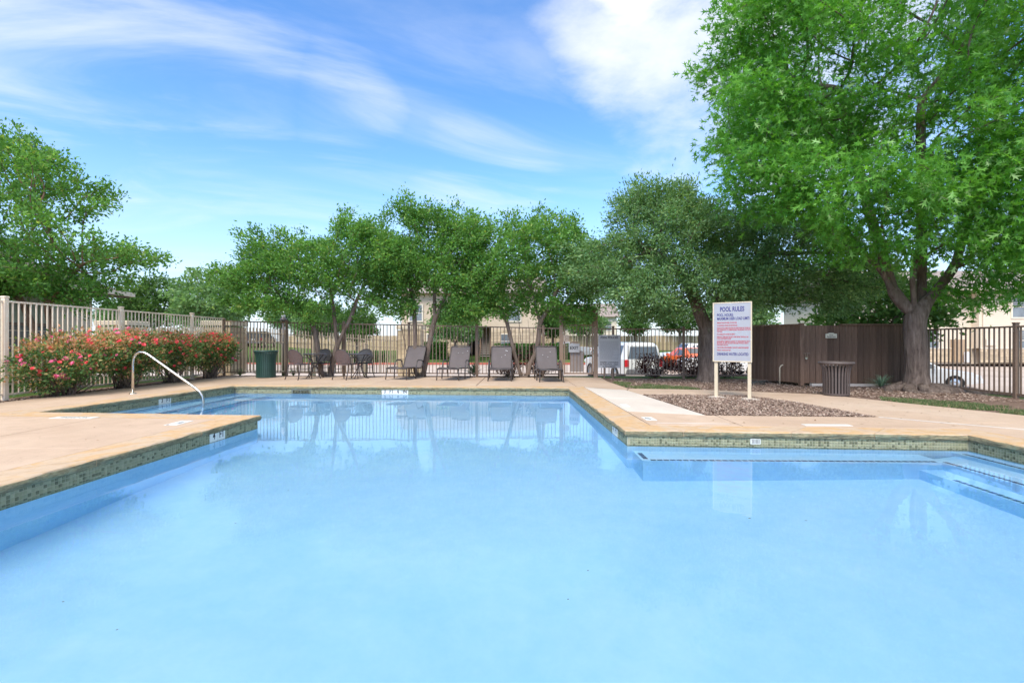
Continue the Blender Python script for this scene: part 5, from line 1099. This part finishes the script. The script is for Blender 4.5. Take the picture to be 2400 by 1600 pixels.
make_tree('crape_myrtle', 'leaning crape myrtle standing between the two table sets', 'tree', CG, (-5.72, 15.48), [arc((0.0, 0, 0), (0.0, 0, .6), (0.45, -.05, 1.5)), arc((-0.28, 0, 0), (-0.4, 0, 1.0), (-0.55, 0, 1.7)), arc((-0.16, .1, 0), (-0.12, .1, 1.0), (-.32, .1, 1.6)), arc((.45, -.05, 1.5), (.7, 0, 1.9), (.8, 0, 2.4)), arc((.2, -.03, 1.0), (.15, 0, 1.8), (.05, -.1, 2.6)), arc((-.55, 0, 1.7), (-1.0, 0, 2.1), (-1.6, -.1, 2.5))],
  blobs([(-0.7, 0, 3.6, 2.1, 1.9, 1.35), (1.0, 0, 3.7, 1.8, 1.8, 1.35), (-1.5, -0.2, 2.25, 1.7, 1.5, 0.7), (1.1, -.2, 2.4, 1.5, 1.3, .7), (-2.5, -.1, 2.9, 1.2, 1.2, .9), (-1.9, 0, 3.7, 1.3, 1.3, .9)], 80, 0.5, 0.85, 0.55, 2), 2600, 0.11, 0.005, 0.12, 52000, 0.088, DIAMOND, MAT['leaf_crape'], MAT['bark_crape'], 22, 0.12, whips=34)
make_tree('crape_myrtle', 'forked crape myrtle rising behind the first lounge chair', 'tree', CG, (-2.92, 15.42), [arc((0.12, 0, 0), (0.3, 0, 1.0), (0.5, 0, 1.9)), arc((-0.12, 0, 0), (-0.1, 0, 1.0), (-0.15, 0, 2.0)), arc((-.2, .1, 0), (-.5, .1, 1.0), (-0.62, .1, 1.9)), arc((.5, 0, 1.9), (.8, 0, 2.3), (.95, -.1, 3.0)), arc((.5, 0, 1.9), (.45, 0, 2.5), (.5, .1, 3.2)), arc((-.15, 0, 2.0), (-.2, 0, 2.6), (-.35, 0, 3.2))],
  blobs([(0.0, 0, 4.15, 2.2, 2.0, 1.4), (-.9, .1, 3.3, 1.5, 1.6, 1.0), (1.1, 0, 3.4, 1.6, 1.6, 1.1), (1.6, 0, 4.2, 1.2, 1.4, .8), (1.2, -.2, 2.15, 1.3, 1.2, .75), (-1.1, 0, 2.25, 1.2, 1.1, .7)], 74, 0.5, 0.85, 0.55, 3), 2200, 0.11, 0.005, 0.11, 48000, 0.088, DIAMOND, MAT['leaf_crape'], MAT['bark_crape'], 23, 0.12, whips=40)
make_tree('crape_myrtle', 'vase-shaped crape myrtle between the third and fourth lounge chairs', 'tree', CG, (0.42, 15.25), [arc((-.12, 0, 0), (-0.35, 0, .7), (-.62, 0, 1.9)), arc((-.03, 0.05, 0), (-.1, .05, .7), (-.22, .05, 1.9)), arc((.08, 0, 0), (0.15, 0, .7), (0.08, 0, 1.8)), arc((.14, -.02, .4), (.42, 0, .8), (.45, 0, 1.75)), arc((.45, 0, 1.75), (.3, 0, 2.1), (.28, 0, 2.6)), arc((.45, 0, 1.75), (.8, 0, 2.2), (1.0, -.1, 2.8)), arc((-.62, 0, 1.9), (-.9, 0, 2.2), (-1.1, 0, 2.7))],
  blobs([(0.1, 0, 3.7, 2.4, 2.0, 1.4), (0.9, 0, 2.9, 1.9, 1.7, 1.0), (-1.2, .1, 3.0, 1.4, 1.6, .9), (1.9, 0, 3.5, 1.2, 1.4, .9), (1.3, -.2, 2.2, 1.2, 1.2, .75), (-1.1, -.1, 2.15, 1.2, 1.2, .75)], 76, 0.5, 0.85, 0.55, 4), 2300, 0.11, 0.005, 0.10, 50000, 0.088, DIAMOND, MAT['leaf_crape'], MAT['bark_crape'], 24, 0.12, whips=34)
make_tree('live_oak', 'dense grey-green live oak behind the rules sign', 'tree', None, (5.5, 13.75), [arc((0, 0, 0), (0.0, 0, .8), (0.0, 0, 1.35)), arc((0, 0, 1.35), (-.25, 0, 1.9), (-.55, 0, 2.8)), arc((0, 0, 1.35), (.35, 0, 1.9), (.5, .1, 2.9)), arc((-.55, 0, 2.8), (-1.0, 0, 3.3), (-1.7, 0, 3.7)), arc((.5, .1, 2.9), (1.1, .1, 3.3), (1.9, .1, 3.6))],
  blobs([(-0.7, 0, 3.9, 2.3, 2.3, 1.6), (-1.3, 0, 4.7, 1.5, 1.6, .9), (-2.2, -.3, 3.0, 1.7, 2.0, 1.2), (-3.0, -.2, 3.3, 1.3, 1.5, 1.0), (1.9, 0, 3.5, 2.6, 2.5, 1.5), (0.2, -1.3, 2.6, 2.8, 1.2, .9), (3.2, -.2, 2.6, 1.8, 1.8, 0.9), (-1.8, -.7, 2.2, 1.2, 1.1, .5)], 105, 0.6, 1.0, 0.62, 5), 3400, 0.125, 0.006, 0.25, 125000, 0.09, NARROW, MAT['leaf_live'], MAT['bark_oak'], 25, 0.15, flare=0.35, lump=0.12, flat=0.36, whips=22)
make_tree('red_oak', 'tall bright green oak with a thick trunk at the right fence', 'tree', None, (9.28, 11.25), [arc((0.0, 0, 0), (0, 0, 1.0), (-0.05, 0, 1.9)), arc((-0.05, 0, 1.9), (-.1, 0, 2.4), (-.15, -.05, 2.9)), arc((-.15, -.05, 2.9), (.2, -.2, 3.7), (-.25, -.2, 4.1)), arc((-.25, -.2, 4.1), (.25, -.3, 4.6), (.05, -.3, 5.6)), arc((.0, 0, 1.75), (.45, 0, 2.3), (.95, .1, 2.8)), arc((.95, .1, 2.8), (1.5, .2, 4.5), (2.2, .3, 6.2)), arc((-.05, .1, 1.8), (-.4, .2, 2.2), (-.55, .3, 2.8)), arc((-.55, .3, 2.8), (-1.3, .3, 3.4), (-2.3, .2, 4.1)), arc((.3, .2, 1.9), (.5, .5, 4.0), (.6, .6, 7.0)), arc((-.3, .3, 2.3), (-.8, .6, 4.5), (-1.4, .5, 7.2)), arc((.95, .1, 2.8), (1.3, -.4, 3.1), (1.3, -.9, 3.1)), arc((.95, .1, 2.8), (.9, -.7, 3.3), (.7, -1.6, 3.3)), arc((-.55, .3, 2.8), (-1.0, -.3, 3.0), (-1.5, -.8, 3.2)), arc((-.15, -.05, 2.9), (.0, -.7, 3.2), (.2, -1.1, 3.5))],
  blobs([(-1.2, 0.2, 8.3, 4.1, 3.8, 3.4), (-3.5, -.4, 8.0, 1.7, 1.7, 1.7), (-4.0, -.5, 5.9, 1.6, 1.6, 1.2), (-3.3, -.9, 4.5, 1.7, 1.3, 1.0), (-3.0, -.6, 6.0, 2.4, 2.2, 1.7), (-2.3, -1.2, 4.1, 2.2, 1.6, 1.1), (1.8, -1.0, 4.6, 2.6, 2.0, 1.4), (3.0, 0, 7.5, 3.0, 3.2, 3.0), (0.7, -1.9, 3.0, 1.1, .8, .85), (1.0, -1.6, 3.9, 1.4, 1.0, .9), (1.4, -.6, 2.5, 1.0, .8, .6), (0.5, -2.2, 4.2, 1.3, .8, .8), (-0.4, -1.6, 5.5, 2.4, 1.2, 1.4), (-1.5, -.8, 3.2, 1.6, 1.2, .8), (.3, -1.0, 3.5, 1.4, .8, .7)], 140, 0.65, 1.1, 0.60, 6), 4600, 0.17, 0.006, 0.215, 84000, 0.165, LOBED, MAT['leaf_oak'], MAT['bark_oak'], 26, 0.19, flare=0.6, lump=0.10, flat=0.38, droop=0.25, tip_r=3.0)
# surface roots of the oak
rb = MB(); random.seed(12)
for a, ln in ((-2.9, 1.0), (-2.3, .9), (-1.6, .8), (-0.9, 1.2), (-0.35, 1.9), (0.1, 1.2), (0.9, .8), (2.6, .9)):
    pts_ = []; rr_ = []
    for k in range(9):
        t = k / 8; w = a + 0.35 * math.sin(t * 5 + a); pts_.append((9.28 + math.cos(w) * (0.25 + ln * t), 11.25 + math.sin(w) * (0.25 + ln * t), 0.10 * (1 - t) ** 1.6 - 0.05 * t - 0.045 + 0.012 * math.sin(t * 11 + a * 3))); rr_.append(0.10 * (1 - t) ** 0.8 + 0.022 + 0.008 * math.sin(t * 17 + a))
    rb.tube(pts_, rr_, 8)
ro = rb.build('surface_roots', MAT['bark_oak'], smooth=True); tree_o = [o for o in bpy.data.objects if o.name.startswith('red_oak')][0]; ro.parent = tree_o; ro.location = (-9.28, -11.25, 0.03)

# background trees
def make_far(seed, leafm, n=9000, size=0.26):
    return make_tree('background_tree', 'x', 'tree', 'trees beyond the road', (0, 0), [arc((0, 0, 0), (0.1, 0, 1), (0, 0, 2.2)), arc((0, 0, 2.2), (.5, 0, 3), (1, .2, 3.6)), arc((0, 0, 2.2), (-.5, .1, 3), (-1, 0, 3.8))], [(0, 0, 4.6, 2.6, 2.6, 2.2), (1.2, 0.3, 3.6, 2.0, 2.0, 1.4), (-1.3, -.3, 3.8, 1.9, 1.9, 1.5)], 420, 0.28, 0.012, 0.16, n, size, DIAMOND, leafm, MAT['bark_crape'], seed, 0.3, z=0)
fa = make_far(31, MAT['leaf_far']); fb = make_far(32, MAT['leaf_live'])
FAR = [(fa, -31.5, 43, 1.05, 'bright green round tree behind the left fence'), (fb, -24.5, 39.8, 1.12, 'slender grey-green tree between the left fence and the first crape myrtle'), (fa, -40, 52, .68, 'background tree seen past the clubhouse eave'), (fb, -20, 50, 0.8, 'shady tree on the far lawn behind the spear-topped fence'), (fa, -14.5, 46, .75, 'small shady tree behind the first table set'), (fb, -5.0, 43.5, .78, 'dark tree in front of the limestone apartment stairs'), (fa, 4.6, 55, .72, 'round green tree seen above the gate'), (fb, 9.2, 60, .8, 'green tree behind the white sedan beyond the gate'), (fa, 14.5, 58, .82, 'bright green tree behind the white SUV roof'), (fa, 20.5, 60, .95, 'light green tree behind the orange car'), (fb, 27, 62, 1.0, 'green tree beyond the live oak trunk'), (fa, 13.7, 18.3, .74, 'pale green tree rising behind the wooden shed'), (fb, 19.5, 42, 1.0, 'grey-green tree behind the shed corner'), (fa, 31, 66, 1.1, 'far tree behind the apartment block corner'), (fb, -52, 64, .8, 'far tree at the edge of the left lawn'), (fa, -10, 72, 1.1, 'far tree behind the limestone block'), (fb, -33, 70, 1.0, 'far tree behind the parked dark SUV'), (fa, -25, 66, .95, 'far tree above the tan board fence')]
used = set()
for k, (src, x, y, s, lb) in enumerate(FAR):
    o = copy_tree(src) if src.name in used else src; used.add(src.name); o.location = (x, y, hgt(x, y) - 0.08); o.rotation_euler = (0, 0, 1.3 * k); o.scale = (s, s, s); tag(o, lb, 'tree', 'trees beyond the road')

# shrubs ------------------------------------------------------------
def shrub(name, label, cat, group, base, lobes, nleaf, size, shape, leafm, stems, seed, barkm, clumps=260, spread=0.06, stem_h=0.6, z=-0.02, flat=0.5, topred=False):
    rs = np.random.RandomState(seed); root = empty(name, (*base, z)); tag(root, label, cat, group); cl_ = sample_lobes(lobes, clumps, rs, 0.55); pick = rs.randint(0, clumps, nleaf); cen = cl_[pick] + rs.normal(0, spread, (nleaf, 3))
    c0 = np.mean(cl_, axis=0) - np.array([0, 0, .2]); out = cen - c0; out /= np.linalg.norm(out, axis=1)[:, None] + 1e-9
    br = ((np.sin(pick * 78.233) * 43758.5) % 1 - .5) * 0.3
    if topred: zz = cen[:, 2]; br = br + np.where(zz > np.quantile(zz, .76), rs.choice([0.0, 0.42], nleaf, p=[.25, .75]), rs.choice([-0.05, 0.30], nleaf, p=[.82, .18]))
    o = bpy.data.objects.new('foliage', leaves(cen, out, size, shape, rs, flat, 0, 'foliage', leafm, br)); link(o, root)
    m_ = MB()
    for k in range(stems):
        t = cl_[rs.randint(clumps)]; b = np.array([rs.normal(0, .09), rs.normal(0, .09), 0]); mid = b + (t - b) * 0.5 + rs.normal(0, .06, 3); mid[2] = max(.05, mid[2]); m_.tube([tuple(b), tuple((b + mid) / 2 + rs.normal(0, .02, 3)), tuple(mid), tuple(t)], [.015, .012, .008, .003], 5)
    m_.build('stems', barkm, root, smooth=True); return root, cl_, rs
def blossom_mesh(mat):
    m_ = MB()
    for ring, (n_, r_, tilt) in enumerate(((5, 0.044, 0.25), (5, 0.032, 0.75))):
        for k in range(n_):
            a = 2 * math.pi * (k + ring * .5) / n_; c, s = math.cos(a), math.sin(a); w = 0.020
            p = [(0, 0, 0), (c * r_ * .6 - s * w, s * r_ * .6 + c * w, r_ * tilt * .6), (c * r_, s * r_, r_ * tilt), (c * r_ * .6 + s * w, s * r_ * .6 - c * w, r_ * tilt * .6)]; m_.add(p, [(0, 1, 2, 3)])
    return m_.mesh('blossom', mat)
BL = [blossom_mesh(simple('rose_red_petals', (0.85, 0.085, 0.10), 0.6, 0.2, 20)), blossom_mesh(simple('rose_pink_petals', (0.85, 0.17, 0.32), 0.6, 0.2, 20))]
ROSES = [(-9.22, 10.15, [(0.0, -.1, .78, .72, .85, .44), (-.15, -.35, .55, .55, .65, .40), (.2, .5, .95, .55, .7, .4)], 46, .5, 'large rose bush with pink and red blooms nearest the left edge'), (-9.2, 11.65, [(0.05, 0, .82, .66, .95, .50), (.05, .2, 1.05, .5, .8, .33)], 44, .3, 'rose bush with red-bronze tops behind the handrail post'), (-9.15, 13.2, [(0, 0, .80, .60, .95, .48), (0, .1, 1.0, .45, .8, .33)], 44, .12, 'rose bush with many red blooms beside the handrail'), (-9.1, 14.75, [(0, 0, .85, .60, .90, .50), (.1, .2, .95, .5, .6, .36)], 50, .05, 'last rose bush with red blooms before the limestone pier')]
for k, (x, y, lobes, nb, pinkf, lb) in enumerate(ROSES):
    nb = int(nb * 2.5)
    root, cl_, rs = shrub('rose_bush', lb, 'rose bush', 'rose bushes along the left fence', (x, y), lobes, 12500, 0.062, DIAMOND, MAT['leaf_rose'], 46, 40 + k, MAT['bark_crape'], 300, 0.075, topred=True)
    rim_ = cl_[np.argsort(-(cl_[:, 0] * 0.9 - cl_[:, 1] * 0.35 + cl_[:, 2] * 0.9))][:170]
    for q in range(nb):
        p = rim_[rs.randint(len(rim_))] + rs.normal(0, .05, 3) + np.array([.05, -.04, .05]); o = inst('blossom', BL[1 if rs.rand() < pinkf else 0], root, tuple(p)); o.rotation_euler = (rs.uniform(.3, 1.2), rs.uniform(.0, .8), rs.uniform(-1, 1)); s = rs.uniform(.75, 1.35); o.scale = (s, s, s)
BUR = [(4.55, 15.65, [(0, 0, .36, .62, .4, .30)], 'dark burgundy shrub outside the fence left of the live oak'), (5.75, 15.7, [(0, 0, .34, .65, .4, .28)], 'burgundy shrub outside the fence behind the live oak trunk'), (6.75, 15.5, [(0, 0, .48, .55, .4, .40)], 'burgundy shrub behind the rules sign posts'), (-.15, 16.0, [(0, 0, .5, .5, .35, .42)], 'burgundy shrub behind the third lounge chair'), (0.95, 16.05, [(0, 0, .55, .55, .35, .45)], 'burgundy shrub behind the fourth lounge chair')]
for k, (x, y, lobes, lb) in enumerate(BUR): shrub('burgundy_shrub', lb, 'shrub', 'burgundy shrubs outside the fence', (x, y), lobes, 2600, 0.06, DIAMOND, MAT['leaf_purple'], 22, 60 + k, MAT['bark_oak'], 150, 0.06)
HED = [(-7.6, 46.6, 1.5, .9, 1.5, 'small clipped hedge against the limestone block'), (2.0, 46.6, 3.6, 1.0, 1.35, 'long clipped green hedge right of the limestone stairs'), (-12.5, 41.5, 2.0, 1.2, .9, 'bright green low shrub mound on the far lawn')]
for k, (x, y, w, d, h, lb) in enumerate(HED):
    rs = np.random.RandomState(70 + k); n_ = 3200; c = np.stack([rs.uniform(-w, w, n_), rs.uniform(-d / 2, d / 2, n_), rs.uniform(0.05, h, n_)], 1); ax = rs.randint(0, 3, n_); c[ax == 0, 1] = -d / 2; c[ax == 1, 2] = h; c += rs.normal(0, .03, c.shape); out = np.tile(np.array([[0, -.6, .6]]), (n_, 1)); root = empty('hedge', (x, y, hgt(x, y) - .05)); tag(root, lb, 'hedge')
    o = bpy.data.objects.new('foliage', leaves(c, out, .17, DIAMOND, rs, .5, 0, 'foliage', MAT['leaf_hedge'])); link(o, root)
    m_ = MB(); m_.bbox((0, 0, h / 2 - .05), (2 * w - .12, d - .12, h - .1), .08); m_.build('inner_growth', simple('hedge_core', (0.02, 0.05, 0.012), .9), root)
def strap_plant(name, label, cat, base, n_, ln, w, mat, seed, z, group=None, upright=0.6):
    rs = np.random.RandomState(seed); root = empty(name, (*base, z)); tag(root, label, cat, group); m_ = MB()
    for k in range(n_):
        a = rs.uniform(0, 6.28); L_ = ln * rs.uniform(.6, 1.1); e_ = rs.uniform(.15, 1.2); c, s = math.cos(a), math.sin(a); vs = []
        for i in range(5):
            t = i / 4; r_ = L_ * t * math.sin(e_) * (0.6 + .5 * t); zz = L_ * t * math.cos(e_) * (1 - .35 * t * t * (1.4 - upright)); ww = w * (1 - t) ** .7 * .5 + .001; vs += [(c * r_ - s * ww, s * r_ + c * ww, zz), (c * r_ + s * ww, s * r_ - c * ww, zz)]
        m_.add(vs, [(2 * i, 2 * i + 1, 2 * i + 3, 2 * i + 2) for i in range(4)])
    m_.build('blades', mat, root); return root
MAT['agave'] = simple('agave_leaf', (0.10, 0.19, 0.09), .5, .25, 6); MAT['tuft'] = simple('blue_grass_leaf', (0.16, 0.26, 0.16), .6, .2, 6); MAT['liriope'] = simple('liriope_leaf', (0.05, 0.12, 0.035), .5, .3, 6)
strap_plant('agave_plant', 'spiky green agave behind the second lounge chair', 'plant', (-1.28, 16.6), 60, .75, .06, MAT['agave'], 81, -0.05)
strap_plant('ornamental_grass', 'wispy blue-green grass tuft at the foot of the oak trunk', 'plant', (8.85, 11.75), 160, .50, .010, MAT['tuft'], 82, -.03)
for k, (x, lb) in enumerate(((-8.9, 'left of the green trash can'), (-8.3, 'just behind the green trash can'), (-7.1, 'between trash can and table'), (-6.5, 'behind the first woven chair'))):
    strap_plant('border_grass', 'dark strappy border grass outside the fence ' + lb, 'plant', (x - .3, 16.6), 60, .42, .014, MAT['liriope'], 90 + k, -.06, 'border grass clumps outside the fence')
# fallen leaves on the deck
rs = np.random.RandomState(5); n_ = 90
lp_ = np.concatenate([scatter_poly([(2.0, 6.6), (5.4, 6.4), (8.2, 5.2), (6.9, 9.0), (6.3, 10.1), (5.2, 8.0), (5.2, 7.2), (2.9, 7.2)], 60, 8)[0], scatter_poly([(-9, 5.2), (-4.6, 5.2), (-4.4, 7.1), (-8.0, 7.6), (-8.0, 11.8), (-8.9, 11.8)], 30, 9)[0]])
lv = leaves(np.concatenate([lp_, np.full((n_, 1), 0.006)], 1), np.tile(np.array([[0, 0, .02]]), (n_, 1)), 0.05, NARROW, rs, 0.97, 0, 'fallen_leaves', attr_ramp_mat('dry_leaves', [(0, (0.10, 0.05, 0.025)), (0.6, (0.22, 0.12, 0.05)), (1, (0.30, 0.22, 0.06))]))
co_ = np.zeros(len(lv.vertices) * 3, dtype=np.float32); lv.vertices.foreach_get('co', co_); co_ = co_.reshape(-1, 3); co_[:, 2] = 0.005 + np.clip(co_[:, 2] - 0.006, -0.002, 0.012) * 0.6 + 0.0015; lv.vertices.foreach_set('co', co_.ravel()); lv.update()
o = bpy.data.objects.new('fallen_leaves', lv); link(o); tag(o, 'scattered dry leaves lying on the tan pool deck', 'leaves', kind='stuff')
# bits of leaf afloat on the water
rs = np.random.RandomState(15); n_ = 26; fp_ = scatter_poly([(-3.7, 2.0), (5.0, 2.0), (4.4, 5.2), (1.2, 5.6), (1.0, 11), (-5.5, 11.5), (-5.5, 8), (-3.5, 7.2)], n_, 16)[0]
fl = leaves(np.concatenate([fp_, np.full((n_, 1), WZ + 0.003)], 1), np.tile(np.array([[0, 0, .0]]), (n_, 1)), 0.026, NARROW, rs, 0.99, 0, 'floating_leaves', attr_ramp_mat('floating_bits', [(0, (0.06, 0.04, 0.02)), (1, (0.16, 0.12, 0.05))]))
co_ = np.zeros(len(fl.vertices) * 3, dtype=np.float32); fl.vertices.foreach_get('co', co_); co_ = co_.reshape(-1, 3); co_[:, 2] = WZ + 0.003; fl.vertices.foreach_set('co', co_.ravel()); fl.update()
o = bpy.data.objects.new('floating_leaves', fl); link(o); tag(o, 'a few tiny leaf bits floating on the pool water', 'leaves', kind='stuff')
